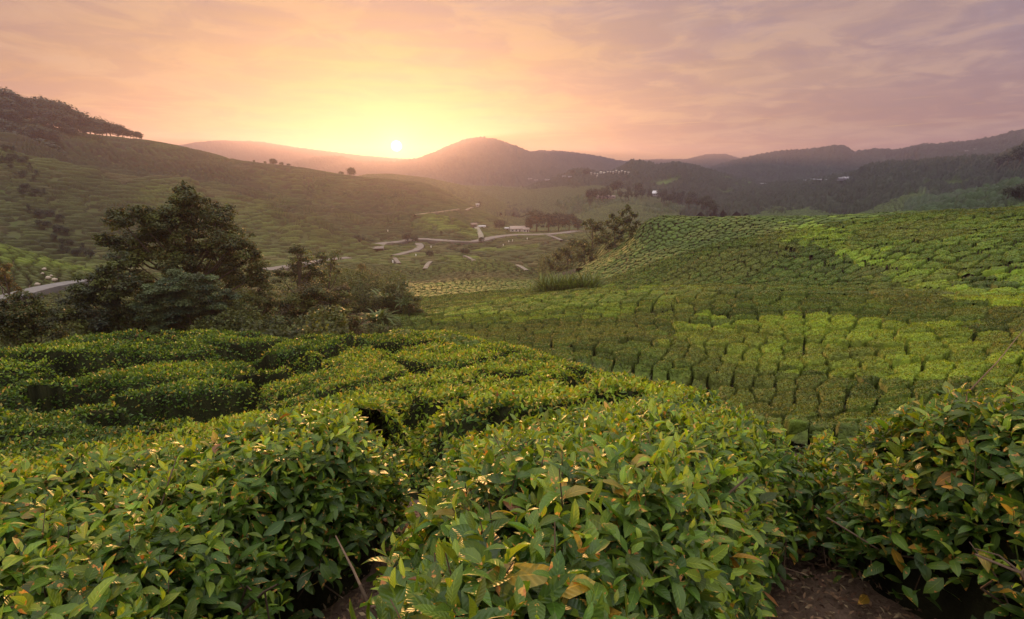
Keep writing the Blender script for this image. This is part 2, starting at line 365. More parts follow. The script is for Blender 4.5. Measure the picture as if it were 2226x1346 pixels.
# ------------------------------------------------------------------ materials
def mat(name, rough=.6, spec=.4, transl=0.0, noise_s=None, noise_amt=.25, bump=None, fixed=None, leafuv=False, tint=(1, 1, 1, 1)):
    m = bpy.data.materials.new(name); m.use_nodes = True; w = NT(m.node_tree); w.n.clear()
    out = w.new('ShaderNodeOutputMaterial'); p = w.new('ShaderNodeBsdfPrincipled')
    p.inputs['Roughness'].default_value = rough; p.inputs['Specular IOR Level'].default_value = spec
    if fixed: c = w.new('ShaderNodeRGB'); c.outputs[0].default_value = (*fixed, 1); c = c.outputs[0]
    else: a = w.new('ShaderNodeAttribute', attribute_name='Col'); c = a.outputs['Color']
    geo = w.new('ShaderNodeNewGeometry'); pos = geo.outputs['Position']
    if leafuv:
        uvn = w.new('ShaderNodeUVMap'); uvn.uv_map = 'UVMap'; sp = w.new('ShaderNodeSeparateXYZ'); w.put(sp.inputs[0], uvn.outputs[0])
        s, v = sp.outputs[0], sp.outputs[1]; dv = w.m('ABSOLUTE', w.m('SUBTRACT', v, .5))
        rib = w.sm(dv, .045, .015)
        ph = w.m('FRACT', w.m('SUBTRACT', w.m('MULTIPLY', s, 8.0), w.m('MULTIPLY', dv, 3.2)))
        vein = w.sm(w.m('ABSOLUTE', w.m('SUBTRACT', ph, .5)), .1, .0)
        c2 = w.mix(w.m('MULTIPLY', rib, .5), c, w.mix(1.0, c, (2.4, 2.0, 1.8, 1), 'MULTIPLY'))
        c2 = w.mix(w.m('MULTIPLY', vein, .18), c2, w.mix(1.0, c, (2.0, 1.9, 1.5, 1), 'MULTIPLY'))
        # yellow and brown leaf damage doubling as painted sun glints, mostly at leaf margins
        nb = w.noise(pos, 38, 3, .6); edge = w.m('MULTIPLY', w.m('POWER', w.m('MULTIPLY', dv, 2.0), 3.0), .05)
        tip = w.m('MULTIPLY', w.sm(s, .8, 1.0), .05)
        bl = w.sm(w.m('ADD', nb, w.m('ADD', edge, tip)), .645, .675)
        c2 = w.mix(bl, c2, w.mix(w.sm(w.noise(pos, 90, 2), .4, .6), (.55, .33, .07, 1), (.42, .17, .045, 1)))
        c = c2
        wv = w.m('SINE', w.m('MULTIPLY', w.m('SUBTRACT', w.m('MULTIPLY', s, 8.0), w.m('MULTIPLY', dv, 3.2)), 6.283))
        bm = w.new('ShaderNodeBump'); bm.inputs['Strength'].default_value = .3; bm.inputs['Distance'].default_value = .0012
        w.put(bm.inputs['Height'], w.m('ADD', wv, w.m('MULTIPLY', w.noise(pos, 220, 2), .8))); w.put(p.inputs['Normal'], bm.outputs[0])
    if noise_s:
        n = w.noise(pos, noise_s, 5, .6)
        f = w.m('ADD', 1 - noise_amt, w.m('MULTIPLY', n, 2 * noise_amt)); cc = w.new('ShaderNodeCombineXYZ')
        for k in range(3): w.put(cc.inputs[k], f)
        c = w.mix(1.0, c, cc.outputs[0], 'MULTIPLY')
    if tint != (1, 1, 1, 1): c = w.mix(1.0, c, tint, 'MULTIPLY')
    if bump:
        bm = w.new('ShaderNodeBump'); bm.inputs['Strength'].default_value = bump[1]; bm.inputs['Distance'].default_value = bump[2]
        w.put(bm.inputs['Height'], w.noise(pos, bump[0], 5, .65)); w.put(p.inputs['Normal'], bm.outputs[0])
    w.put(p.inputs['Base Color'], c)
    if transl:
        tr = w.new('ShaderNodeBsdfTranslucent'); w.put(tr.inputs[0], w.mix(1.0, c, (1.5, 1.35, .6, 1), 'MULTIPLY'))
        mx = w.new('ShaderNodeMixShader'); mx.inputs[0].default_value = transl
        w.l.new(p.outputs[0], mx.inputs[1]); w.l.new(tr.outputs[0], mx.inputs[2]); w.l.new(mx.outputs[0], out.inputs[0])
    else: w.l.new(p.outputs[0], out.inputs[0])
    return m
M_leaf = mat('tea_leaf', .40, .42, .38, leafuv=True)
M_card = mat('tea_leaf_far', .5, .35, .34)
M_core = mat('tea_inner', .85, .1, .0, 14, .35, (18, .6, .04))
M_field = mat('tea_slope', .7, .2, .0, 2.2, .3, (1.6, .9, .25))
M_field2 = mat('tea_slope_far', .75, .15, .0, .9, .35, (.7, .9, .5))
M_forest = mat('forest', .85, .1, .0, .12, .35, (.25, .9, 1.5))
M_soil = mat('soil', .95, .1, .0, 9, .45, (22, 1.0, .03))
M_bark = mat('bark', .9, .15, .0, 30, .3, (40, .6, .01))
M_tree = mat('tree_leaf', .55, .3, .28)
M_road = mat('road', .9, .2, .0, 1.5, .2)
M_paint = mat('painted_wall', .6, .3, .0, 3, .12)

# colour palettes (albedo)
OLD = np.array([.034, .078, .013]); MID = np.array([.082, .152, .017]); YNG = np.array([.25, .35, .026]); LIME = np.array([.26, .36, .045])
YEL = np.array([.36, .30, .05]); BRN = np.array([.22, .10, .035])

_o1 = 'first second third fourth fifth sixth seventh eighth ninth tenth eleventh twelfth thirteenth fourteenth fifteenth sixteenth seventeenth eighteenth nineteenth'.split()
ORD = _o1 + ['twentieth'] + ['twenty-' + w for w in _o1[:9]] + ['thirtieth'] + ['thirty-' + w for w in _o1[:9]] + ['fortieth'] + ['forty-' + w for w in _o1[:9]]

# ================================================================== LARGE STRUCTURE
# soil under everything out to the far valley, one sheet
def build_ground():
    az = np.radians(np.linspace(-58, 58, 520)); r = np.exp(np.linspace(math.log(.38), math.log(700), 620))
    R, A = np.meshgrid(r, az, indexing='ij')
    Z = top_polar(A, R) - np.where(R < 120, BH, BH + (R - 120) * .004)
    x, y = R * np.sin(A), R * np.cos(A)
    Z = Z + np.where(R < 8, fbm(x * 4, y * 4, 3) * .05, 0) + np.where(R > 22, fbm(x / 5, y / 5, 5) * .3, 0)
    V = np.stack([x, y, Z], -1)
    # outer skirt: the plain of the far valley
    r2 = np.array([760, 900, 1200, 2000, 2700, 3150.]); R2, A2 = np.meshgrid(r2, az, indexing='ij')
    V2 = np.stack([R2 * np.sin(A2), R2 * np.cos(A2), np.where(R2 > 850, -75.0, -62.0)], -1)
    V = np.concatenate([V, V2]); nr, nc = V.shape[:2]; V = V.reshape(-1, 3); rr = np.hypot(V[:, 0], V[:, 1])
    g = fbm(V[:, 0] * .7, V[:, 1] * .7, 9); soil = np.array([.115, .078, .056]); gr = np.array([.055, .075, .022])
    k = sstep(g, -.05, .12)[:, None] * sstep(rr, 3.5, 6.5)[:, None]; k = np.maximum(k, sstep(rr, 100, 200)[:, None] * .8)
    o = mesh('ground', V, grid_faces(nr, nc), M_soil, soil * (1 - k) + gr * k); tag(o, kind='structure')
build_ground(); log('ground')

# ---- L2: the left hills and the valley floor, tea rows as displaced geometry
def tea_rows(az, r, x, y):
    """row/bush pattern of the far slopes, returns bush height 0..1 and id"""
    wx = fbm(x / 30, y / 30, 21, 3) * 16; wy = fbm(x / 34, y / 34, 22, 3) * 16
    arc = az * 330
    Zt = top_polar(az, r); p = (arc + wx * 1.2) / 15.0; q = Zt / 1.15 + r / 5.0 + wy * .12
    near = r < 150
    pn = (x + wx * .35) / 2.3; qn = (y + wy * .35) / 1.5
    p = np.where(near, pn, p); q = np.where(near, qn, q)
    return cells(p, q, .8, 5, jq=.34)
def build_L2():
    az = np.radians(np.linspace(-50, 17, 1750)); r = np.exp(np.linspace(math.log(60), math.log(660), 1250))
    R, A = np.meshgrid(r, az, indexing='ij'); x, y = R * np.sin(A), R * np.cos(A); Z = top_polar(A, R)
    e, cid = tea_rows(A, R, x, y)
    h = sstep(e, .05, .27)
    plots = fbm(x / 60, y / 60, 31, 3); patch = fbm(x / 18, y / 18, 33, 3)
    Z = Z - (1 - h) * np.where(R < 150, 1.1, 2.1) + fbm(x * .8, y * .8, 35, 2) * .3
    V = np.stack([x, y, Z], -1).reshape(-1, 3)
    rnd = hash2(cid, cid // 7, 4)
    b = (.75 + .5 * rnd)[..., None]
    col = (np.array([.036, .044, .011]) * (1 - sstep(plots, -.1, .15)[..., None]) + np.array([.052, .066, .013]) * sstep(plots, -.1, .15)[..., None]) * b
    col = col * (1 - .35 * sstep(patch, .05, .2)[..., None]) + np.array([.08, .055, .030]) * .35 * sstep(patch, .05, .2)[..., None]
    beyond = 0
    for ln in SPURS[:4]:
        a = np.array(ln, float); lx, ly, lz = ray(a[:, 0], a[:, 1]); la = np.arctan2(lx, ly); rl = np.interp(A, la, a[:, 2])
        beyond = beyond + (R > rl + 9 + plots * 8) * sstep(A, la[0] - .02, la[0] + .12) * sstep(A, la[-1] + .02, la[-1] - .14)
    col = col * (np.interp(beyond, [0, 1, 2, 3, 4], [1.3, .76, 1.12, .74, 1.0]) * sstep(R, 215, 240) + 1.45 * (1 - sstep(R, 215, 240)))[..., None]  # tea tone alternates by spur, painting in lit and shaded slopes
    # a freshly flushed plot in the valley and one on the small hill at the left
    def blob(px, py, w):
        c = hit(px, py)[0]; d = np.hypot(x - c[0], y - c[1]); return sstep(d + fbm(x / 6, y / 6, 44, 2) * w * .6, w, w * .55)[..., None]
    br = np.array([.105, .145, .018])
    for px, py, w in ((1000, 492, 22), (960, 480, 18), (1030, 500, 14), (30, 548, 14), (70, 560, 10), (1090, 540, 22), (1000, 560, 12)):
        k = blob(px, py, w) * .8; col = col * (1 - k) + br * k * (.6 + .6 * rnd[..., None])
    low = (1 - h)[..., None]; col = col * (1 - low) + np.array([.030, .022, .012]) * low
    Fq = grid_faces(len(r), len(az))
    v0 = Fq[:, 0]; rr = R.ravel()[v0]; aa = A.ravel()[v0]
    Fq = Fq[~((rr < 106) & (aa > math.radians(-13.6)))]
    # no tea on the overgrown ravine side near the right field
    V, Fq, col = compact(V, Fq, col.reshape(-1, 3))
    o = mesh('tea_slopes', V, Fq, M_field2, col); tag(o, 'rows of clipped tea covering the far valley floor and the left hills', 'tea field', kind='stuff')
build_L2(); log('left hills')

# ---- far ridges
def ridge(name, crest, foot_py, foot_r, forest=1.0, seed=1, kind='structure', az_n=1500, n_r=110, bump=5.0, cell=9.0, relief=.10, col=(.026, .034, .022), tea=(.075, .12, .03), mt=None, rows=False, back=.35):
    a = np.array(crest, float)
    pxs = np.linspace(a[0, 0], a[-1, 0], az_n); pyc = np.interp(pxs, a[:, 0], a[:, 1]); rc = np.interp(pxs, a[:, 0], a[:, 2] if a.shape[1] > 2 else np.full(len(a), 1.0))
    # soften the polyline
    k = np.hanning(int(az_n / 60) | 1); k /= k.sum(); pad = len(k) // 2
    pyc = np.convolve(np.pad(pyc, pad, 'edge'), k, 'valid')
    x, y, z = ray(pxs, pyc); h = np.hypot(x, y); az = np.arctan2(x, y); zc = z / h * rc
    fpy = np.interp(pxs, [p[0] for p in foot_py], [p[1] for p in foot_py]) if isinstance(foot_py, (list, tuple)) else np.full(az_n, float(foot_py))
    x2, y2, z2 = ray(pxs, fpy); rf = rc * foot_r; zf = z2 / np.hypot(x2, y2) * rf
    s = np.concatenate([np.linspace(-.05, 1, n_r), 1 + np.linspace(0.02, back, 24)])
    S = s[:, None]
    R = np.where(S <= 1, rf + (rc - rf) * S, rc * (1 + (S - 1)))
    prof = np.where(S <= 1, np.sin(np.clip(S, -.05, 1) * math.pi / 2) ** 1.0 * .55 + .45 * S, 1 - ((S - 1) * 1.6) ** 1.3)
    Z = zf + (zc - zf) * prof
    A = np.broadcast_to(az, R.shape); X, Y = R * np.sin(A), R * np.cos(A)
    L = float(np.mean(rc - rf)); ww = np.clip(1 - np.abs(S - .45) / .55, 0, 1)
    Hh = np.abs(zc - zf)[None]
    gul = (np.abs(fbm(X / (L * .28), Y / (L * .9) , seed, 4)) * 2.0 - .25)
    Z = Z + gul * Hh * relief * ww * 1.6 + fbm(X / (L * .12), Y / (L * .2), seed + 9, 3) * Hh * relief * .6 * np.clip(ww + .15, 0, 1)
    fm = sstep(fbm(X / (L * .25), Y / (L * .25), seed + 3, 4) + (forest - .5) * .9, -.03, .03)
    fm = np.maximum(fm, (forest >= .4) * sstep(S, .86, .97) * 1.0)
    e, cid = cells(X / cell, Y / cell, .95, seed, False); hr = hash2(cid, cid // 3, seed)
    dome = np.sqrt(np.clip(e * 2.2, 0, 1)) * (.45 + .9 * hr)
    crownn = fbm(X / (cell * .28), Y / (cell * .28), seed + 8, 2)
    Z = Z + fm * (dome + crownn * .5) * bump
    g = np.array(col) * (.6 + .8 * hr[..., None]); tcol = np.broadcast_to(np.array(tea), X.shape + (3,))
    if rows:
        e2, c2 = cells(X / 3.0, Y / 2.4, .7, seed + 5); hh = sstep(e2, .03, .25); Z = Z - (1 - fm) * (1 - hh) * 1.1
        tcol = tcol * (.6 + .7 * hash2(c2, c2 // 5, 2))[..., None] * (.4 + .6 * hh[..., None])
    else: tcol = tcol * (.8 + .5 * fbm(X / 14, Y / 14, seed + 6, 2)[..., None] * 2)
    c = g * fm[..., None] + tcol * (1 - fm[..., None])
    o = mesh(name, np.stack([X, Y, Z], -1).reshape(-1, 3), grid_faces(len(s), az_n), mt or M_forest, c.reshape(-1, 3))
    tag(o, kind=kind); return o
FD = .50                                        # far ranges stand at this fraction of my first distance guess
ridge('hills', [(150,345,2650),(300,335,2650),(420,311,2650),(480,306,2650),(560,308,2650),(650,322,2650),(760,336,2650),(860,345,2650),(1000,350,2650)], 392, .6, 1.0, 101, az_n=900, n_r=40, bump=3, cell=12)
ridge('hills', [(1250,372,2700),(1330,356,2700),(1370,349,2700),(1430,347,2700),(1490,347,2700),(1535,336,2700),(1575,335,2700),(1610,345,2700),(1700,352,2700),(1800,356,2700)], 392, .6, 1.0, 102, az_n=600, n_r=40, bump=3, cell=12)
ridge('hills', [(560,385,3800*FD),(620,362,3800*FD),(650,350,3800*FD),(700,342,3800*FD),(740,341,3800*FD),(775,352,3800*FD),(850,354,3800*FD),(905,347,3900*FD),(950,330,4000*FD),(985,314,4000*FD),(1010,304,4000*FD),(1045,300,4000*FD),(1080,305,4000*FD),(1130,322,4000*FD),(1180,343,4000*FD),(1220,362,3900*FD),(1260,378,3900*FD),(1330,390,3900*FD)], 402, .62, 1.0, 103, az_n=1500, n_r=70, bump=5, cell=12, relief=.16)
ridge('hills', [(1080,345,2300),(1130,336,2300),(1170,328,2300),(1220,330,2300),(1270,336,2300),(1330,347,2300),(1400,362,2300),(1460,380,2300),(1550,392,2300)], 400, .62, 1.0, 104, az_n=900, n_r=60, bump=5, cell=12, relief=.2)
ridge('hills', [(1450,392,3700*FD),(1500,378,3600*FD),(1560,360,3600*FD),(1600,350,3600*FD),(1660,336,3600*FD),(1700,331,3600*FD),(1740,329,3500*FD),(1790,324,3500*FD),(1815,318,3500*FD),(1835,320,3500*FD),(1855,333,3400*FD),(1900,327,3400*FD),(1950,328,3400*FD),(2000,317,3300*FD),(2050,313,3300*FD),(2100,310,3200*FD),(2150,303,3200*FD),(2200,291,3200*FD),(2226,287,3200*FD),(2350,282,3000*FD),(2520,280,2900*FD)], 412, .6, 1.0, 105, az_n=2200, n_r=90, bump=5, cell=10, relief=.34)
ridge('hills', [(1080,420,1000),(1150,408,1050),(1220,385,1100),(1245,372,1100),(1272,370,1100),(1300,378,1120),(1335,374,1150),(1352,362,1150),(1372,352,1150),(1395,353,1150),(1430,362,1150),(1450,358,1150),(1475,357,1130),(1505,362,1100),(1550,375,1080),(1600,388,1060),(1650,400,1050),(1720,414,1040),(1800,424,1040),(1900,440,1040)], 470, .55, .62, 106, az_n=1900, n_r=170, bump=5.5, cell=8, relief=.12)
ridge('hills', [(1480,440,960),(1560,425,960),(1620,411,950),(1700,402,940),(1760,397,930),(1830,387,920),(1860,378,910),(1890,366,900),(1930,361,890),(2000,359,880),(2060,353,870),(2120,349,860),(2170,346,850),(2200,330,840),(2226,319,830),(2350,300,800),(2520,290,780)], 474, .5, .78, 107, az_n=2000, n_r=170, bump=6.5, cell=7.5, relief=.2)
# tea covered knolls of the middle valley
ridge('hills', [(720,392,640),(800,378,640),(850,377,640),(930,386,645),(1000,401,650),(1040,415,650),(1080,432,640),(1140,462,620),(1190,492,600)], [(720,480),(1000,500),(1190,510)], .72, .12, 108, az_n=1100, n_r=150, bump=4, cell=7, relief=.06, rows=True, mt=M_field2, col=(.05, .07, .025), tea=(.055, .066, .014))
ridge('hills', [(1000,402,860),(1080,405,850),(1150,412,830),(1230,404,800),(1290,402,780),(1350,408,780),(1430,418,780),(1500,438,770),(1560,462,760),(1600,478,760)], 492, .6, .33, 109, az_n=1300, n_r=170, bump=5, cell=7, relief=.10, rows=True, mt=M_field2, col=(.04, .058, .022), tea=(.052, .068, .018))
ridge('hills', [(1120,498,560),(1180,478,560),(1240,462,560),(1300,445,565),(1360,440,570),(1420,452,560),(1500,470,550),(1560,482,540)], 500, .75, .22, 110, az_n=900, n_r=110, bump=4, cell=6, relief=.08, rows=True, mt=M_field2, col=(.045, .062, .022), tea=(.060, .080, .020))
ridge('hills', [(1560,478,520),(1620,462,525),(1680,446,530),(1760,446,525),(1840,458,510),(1880,452,500),(1940,432,490),(1985,420,485),(2020,421,480),(2060,436,470),(2110,456,460),(2200,470,450),(2500,470,450)], 482, .72, .22, 111, az_n=1500, n_r=130, bump=4.5, cell=6.5, relief=.035, rows=True, mt=M_field2, col=(.026, .036, .018), tea=(.050, .078, .020))
ridge('hills', [(1960,478,330),(2020,456,335),(2080,436,335),(2140,421,330),(2190,409,325),(2226,404,320),(2350,390,310),(2520,385,300)], 484, .6, .5, 112, az_n=800, n_r=110, bump=3.5, cell=6, relief=.1, rows=True, mt=M_field2, col=(.025, .045, .018), tea=(.05, .085, .022))
log('ridges')

# ---- L1: the clipped tea slope on the right, one bush per cell
def gap_lines(x, y):
    """paths between the plots of the right slope (distance in metres)"""
    d = np.full(x.shape, 9.)
    for ln in PATHS:
        for a, b in zip(ln[:-1], ln[1:]):
            ab = b - a; t = np.clip(((x - a[0]) * ab[0] + (y - a[1]) * ab[1]) / (ab @ ab + 1e-9), 0, 1)
            d = np.minimum(d, np.hypot(x - a[0] - t * ab[0], y - a[1] - t * ab[1]))
    return d
PATHS = []
for ln in ([(1500,548),(1580,540),(1660,532),(1740,545)], [(1900,625),(1985,615),(2050,606),(2160,592),(2226,588)], [(1130,648),(1210,660),(1260,668),(1330,672),(1480,678),(1560,682),(1640,690)], [(1440,690),(1520,700),(1600,712),(1660,725)], [(1740,738),(1850,748),(1950,752)], [(940,690),(1010,668),(1100,650)]):
    P = hit([p[0] for p in ln], [p[1] for p in ln], 17, 120)[:, :2]; PATHS.append(list(P))
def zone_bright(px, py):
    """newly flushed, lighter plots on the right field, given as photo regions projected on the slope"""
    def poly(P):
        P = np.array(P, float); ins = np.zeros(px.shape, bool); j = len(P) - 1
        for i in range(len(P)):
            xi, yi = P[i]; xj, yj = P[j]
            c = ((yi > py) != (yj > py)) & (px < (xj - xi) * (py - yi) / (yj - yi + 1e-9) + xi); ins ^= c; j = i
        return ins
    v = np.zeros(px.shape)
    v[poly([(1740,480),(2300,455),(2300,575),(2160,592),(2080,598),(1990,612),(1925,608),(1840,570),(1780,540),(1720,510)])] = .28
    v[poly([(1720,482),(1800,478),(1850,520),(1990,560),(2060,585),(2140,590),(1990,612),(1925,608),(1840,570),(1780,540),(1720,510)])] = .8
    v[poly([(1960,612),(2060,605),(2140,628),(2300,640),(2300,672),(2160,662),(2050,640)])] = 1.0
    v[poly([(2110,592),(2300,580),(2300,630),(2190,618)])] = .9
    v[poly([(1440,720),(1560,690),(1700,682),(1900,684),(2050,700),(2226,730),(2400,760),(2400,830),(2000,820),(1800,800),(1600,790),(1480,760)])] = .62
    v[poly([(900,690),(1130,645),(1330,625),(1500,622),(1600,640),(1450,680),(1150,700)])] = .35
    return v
def build_L1():
    az = np.radians(np.linspace(-13.6, 50, 1800)); r = np.exp(np.linspace(math.log(12.8), math.log(106), 1050))
    R, A = np.meshgrid(r, az, indexing='ij'); x, y = R * np.sin(A), R * np.cos(A); Zt = top_polar(A, R)
    wx = fbm(x / 9, y / 9, 61, 3) * 3.6; wy = fbm(x / 9, y / 9, 62, 3) * 3.0
    # rows fan down the slope; a different lie on the upper field
    kc = np.array(LINES[7], float); kx, ky, kz = ray(kc[:, 0], kc[:, 1]); up = R > np.interp(A, np.arctan2(kx, ky), kc[:, 2] + 3)
    th = -.16; c, s = np.cos(th), np.sin(th)
    cell_w = 1.3; cell_l = 1.9
    u = np.where(up, (x * c - y * s + wx) / 1.08, (A * 37 + wx * .8) / cell_w); v = np.where(up, (x * s + y * c + wy) / 1.45, (R + wy) / cell_l)
    # bushes stand in columns: brick offset along the column direction -> swap axes
    e, cid = cells(v, u, .75, 77, jq=.30)
    gd = gap_lines(x, y)
    wob = fbm(x * 3.0, y * 3.0, 64, 2) * .05 + fbm(x * .9, y * .9, 65, 2) * .045
    h = sstep(e + wob, .045, .10) ** .8
    dome = 1 - .10 * np.clip(1 - e / .5, 0, 1) ** 2
    hk = hash2(cid, cid // 11, 6)
    H = h * dome * (.90 + .22 * hk) * sstep(gd, .12, .42) * sstep(R, 12.9, 14.2)
    cpp, spp = math.cos(PITCH), math.sin(PITCH); dep = y * cpp - Zt * spp; PXa = CX + F * x / dep; PYa = CY - F * (y * spp + Zt * cpp) / dep
    H = H * (1 - sstep(PYa - (np.maximum(770 + (PXa - 1180) * .16, 790)), -14, 0) * sstep(PXa, 1570, 1550) * sstep(PXa, 1060, 1080) * (R < 24.5))
    fine = fbm(x * 5, y * 5, 66, 3) * .13 + fbm(x * 16, y * 16, 67, 2) * .05 + fbm(x * 1.1, y * 1.1, 68, 2) * .18
    Z = Zt - BH + BH * H + fine * np.clip(H * 2, 0, 1)
    # photo column/row of each bush centre decides which plot it belongs to
    cp, sp = math.cos(PITCH), math.sin(PITCH); dep = y * cp - Zt * sp; PX = CX + F * x / dep; PY = CY - F * (y * sp + Zt * cp) / dep
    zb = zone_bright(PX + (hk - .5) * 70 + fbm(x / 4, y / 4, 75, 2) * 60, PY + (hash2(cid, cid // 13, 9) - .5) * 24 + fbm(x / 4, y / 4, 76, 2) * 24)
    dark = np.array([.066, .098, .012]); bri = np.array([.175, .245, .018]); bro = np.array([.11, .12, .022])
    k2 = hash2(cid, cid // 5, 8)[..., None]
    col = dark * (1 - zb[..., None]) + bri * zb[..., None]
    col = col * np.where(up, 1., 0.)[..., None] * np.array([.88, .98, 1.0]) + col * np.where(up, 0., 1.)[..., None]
    col = col * (.72 + .6 * k2); pt_ = sstep(fbm(x / 5, y / 5, 70, 3), .02, .18)[..., None] * .45; col = col * (1 - pt_) + bro * pt_
    sp_ = fbm(x * 9, y * 9, 71, 2)[..., None]; col = col * (1 + sp_ * .9)
    low = 1 - sstep(H, .05, .5)[..., None]; col = col * (1 - low) + np.array([.05, .04, .022]) * low
    # the wooded ravine and the right hand mound edge carry no tea
    wild = ravine_mask(PX, PY, R)
    keepv = (H > np.where(R < 15, .3, .04)) & (~wild)
    Fq = grid_faces(len(r), len(az)); kf = keepv.ravel()[Fq].sum(1) >= 3; Fq = Fq[kf]
    V = np.stack([x, y, Z], -1).reshape(-1, 3); colf = col.reshape(-1, 3); idf = cid.ravel(); nc = len(az)
    # leaf cards over the clipped tops
    n = 900000; rr = np.sqrt(rng.uniform(13.5 ** 2, 78 ** 2, n)); rr = np.where(rng.random(n) < .45, rng.uniform(16.5, 44, n), rr); aa = rng.uniform(az[0], az[-1], n)
    ir = np.clip(((np.log(rr) - math.log(12.8)) / (math.log(106) - math.log(12.8)) * (len(r) - 1)).round().astype(int), 1, len(r) - 2)
    ia = np.clip(((aa - az[0]) / (az[-1] - az[0]) * (nc - 1)).round().astype(int), 1, nc - 2)
    ok = keepv[ir, ia] & (H[ir, ia] > .66)
    # only the slopes turned towards the open valley are plucked over with cards (others are out of sight behind the crest)
    ir, ia, rr, aa = ir[ok], ia[ok], rr[ok], aa[ok]
    P = np.stack([rr * np.sin(aa), rr * np.cos(aa), Z[ir, ia]], 1)
    dzr = (Z[ir + 1, ia] - Z[ir - 1, ia]) / (r[ir + 1] - r[ir - 1]); dza = (Z[ir, ia + 1] - Z[ir, ia - 1]) / (rr * (az[1] - az[0]) * 2)
    er = np.stack([np.sin(aa), np.cos(aa)], 1); ea = np.stack([np.cos(aa), -np.sin(aa)], 1)
    nrm = np.concatenate([-(er * np.clip(dzr, -2, 2)[:, None] + ea * np.clip(dza, -2, 2)[:, None]), np.ones((len(rr), 1))], 1); nrm = norm(nrm)
    m = len(P); tdir = norm(rng.normal(size=(m, 3)) + nrm * .9); nn = norm(nrm + rng.normal(size=(m, 3)) * .55)
    L = rng.uniform(.045, .085, m) * (1 + np.clip(rr - 25, 0, 60) / 55)
    cc = col[ir, ia] * rng.uniform(.65, 1.6, (m, 1)); yel = rng.random(m) < .05; cc[yel] = cc[yel] * .4 + YEL * .5
    VK, FK, CK = kites(P - nrm * .01, tdir, nn, L, np.full(m, .55), cc); idk = cid[ir, ia]
    # pick the bushes that show largest
    fid = idf[Fq[:, 0]]; ids, cnt = np.unique(fid, return_counts=True)
    cen = {}
    order = np.argsort(fid, kind='stable'); fs = fid[order]; st = np.searchsorted(fs, ids); en = np.searchsorted(fs, ids, 'right')
    cx_ = np.array([np.median(x.ravel()[Fq[order[a:b], 0]]) for a, b in zip(st, en)]); cy_ = np.array([np.median(y.ravel()[Fq[order[a:b], 0]]) for a, b in zip(st, en)])
    cz_ = top_xy(cx_, cy_); dep = cy_ * cp - cz_ * sp; ux = CX + F * cx_ / dep; uy = CY - F * (cy_ * sp + cz_ * cp) / dep
    dist = np.hypot(cx_, cy_)
    # visible in the picture and not behind the front bushes
    vis = (ux > 850) & (ux < 2235) & (uy < 890) & (cnt > 250)
    fr = np.interp(ux, [900, 1100, 1250, 1350, 1500, 1700, 1800, 1900, 2226], [735, 750, 780, 810, 845, 880, 900, 870, 850]); vis &= uy < fr
    score = np.where(vis, 1 / dist ** 1.5, 0); top = ids[np.argsort(-score)[:NB_SLOPE]]; top = top[np.isin(top, ids[score > 0])]
    DB = np.quantile(dist[np.isin(ids, top)], [.25, .5, .75])
    okk = np.argsort(idk, kind='stable'); ks = idk[okk]
    for cidv in top:
        i = np.searchsorted(ids, cidv); fa = Fq[order[st[i]:en[i]]]
        Vb, Fb, Cb = compact(V, fa, colf)
        a, b = np.searchsorted(ks, cidv), np.searchsorted(ks, cidv, 'right'); kk = okk[a:b]
        org = np.array([cx_[i], cy_[i], cz_[i] - BH])
        parts = [(Vb - org, Fb, Cb)]; mi = [np.zeros(len(Fb), int)]
        if len(kk):
            vi = (kk[:, None] * 4 + np.arange(4)).ravel(); parts.append((VK[vi] - org, np.arange(len(vi)).reshape(-1, 4), CK[vi])); mi.append(np.ones(len(kk), int))
        Vm, Fm, Cm = merge(parts)
        o = mesh('tea_bush', Vm, Fm, [M_field, M_card], Cm, midx=np.concatenate(mi)); o.location = org
        bi = int(np.digitize(dist[i], DB)); xi = int(np.digitize(ux[i], [1250, 1480, 1700, 1950]))
        dn = ('lowest rows', 'lower middle rows', 'upper middle rows', 'highest rows')[bi]; xn = ('left end', 'left part', 'middle', 'right part', 'right end')[xi]
        tag(o, f'clipped tea bush in the {dn} of the right knoll, {xn}', 'tea bush', f'clipped tea bushes on the right knoll, {dn}, {xn}')
    rest = ~np.isin(fid, top); V2, F2, C2 = compact(V, Fq[rest], colf)
    rk = np.where(~np.isin(idk, top))[0]; vi = (rk[:, None] * 4 + np.arange(4)).ravel()
    Vm, Fm, Cm = merge([(V2, F2, C2), (VK[vi], np.arange(len(vi)).reshape(-1, 4), CK[vi])])
    o = mesh('tea_bushes', Vm, Fm, [M_field, M_card], Cm, midx=np.concatenate([np.zeros(len(F2), int), np.ones(len(rk), int)]))
    tag(o, 'close-set clipped tea bushes covering the upper right field and the slopes beyond', 'tea field', kind='stuff')
    log('right slope', len(top), 'bushes', m, 'cards')
def ravine_mask(PX, PY, R):
    """scrubby ravine side between the valley road and the right field; grassy foot of the slope below the mound"""
    a = (R > 84) & (PX > 1165) & (PX < 1400) & (PY < 604 - (PX - 1185) * .62 + 12)
    b = (R < 24) & (PY > 770 + (PX - 1180) * .16) & (PX < 1560) & (PX > 1080) & (PY > 790)
    return a | b
NB_SLOPE = 235
build_L1()

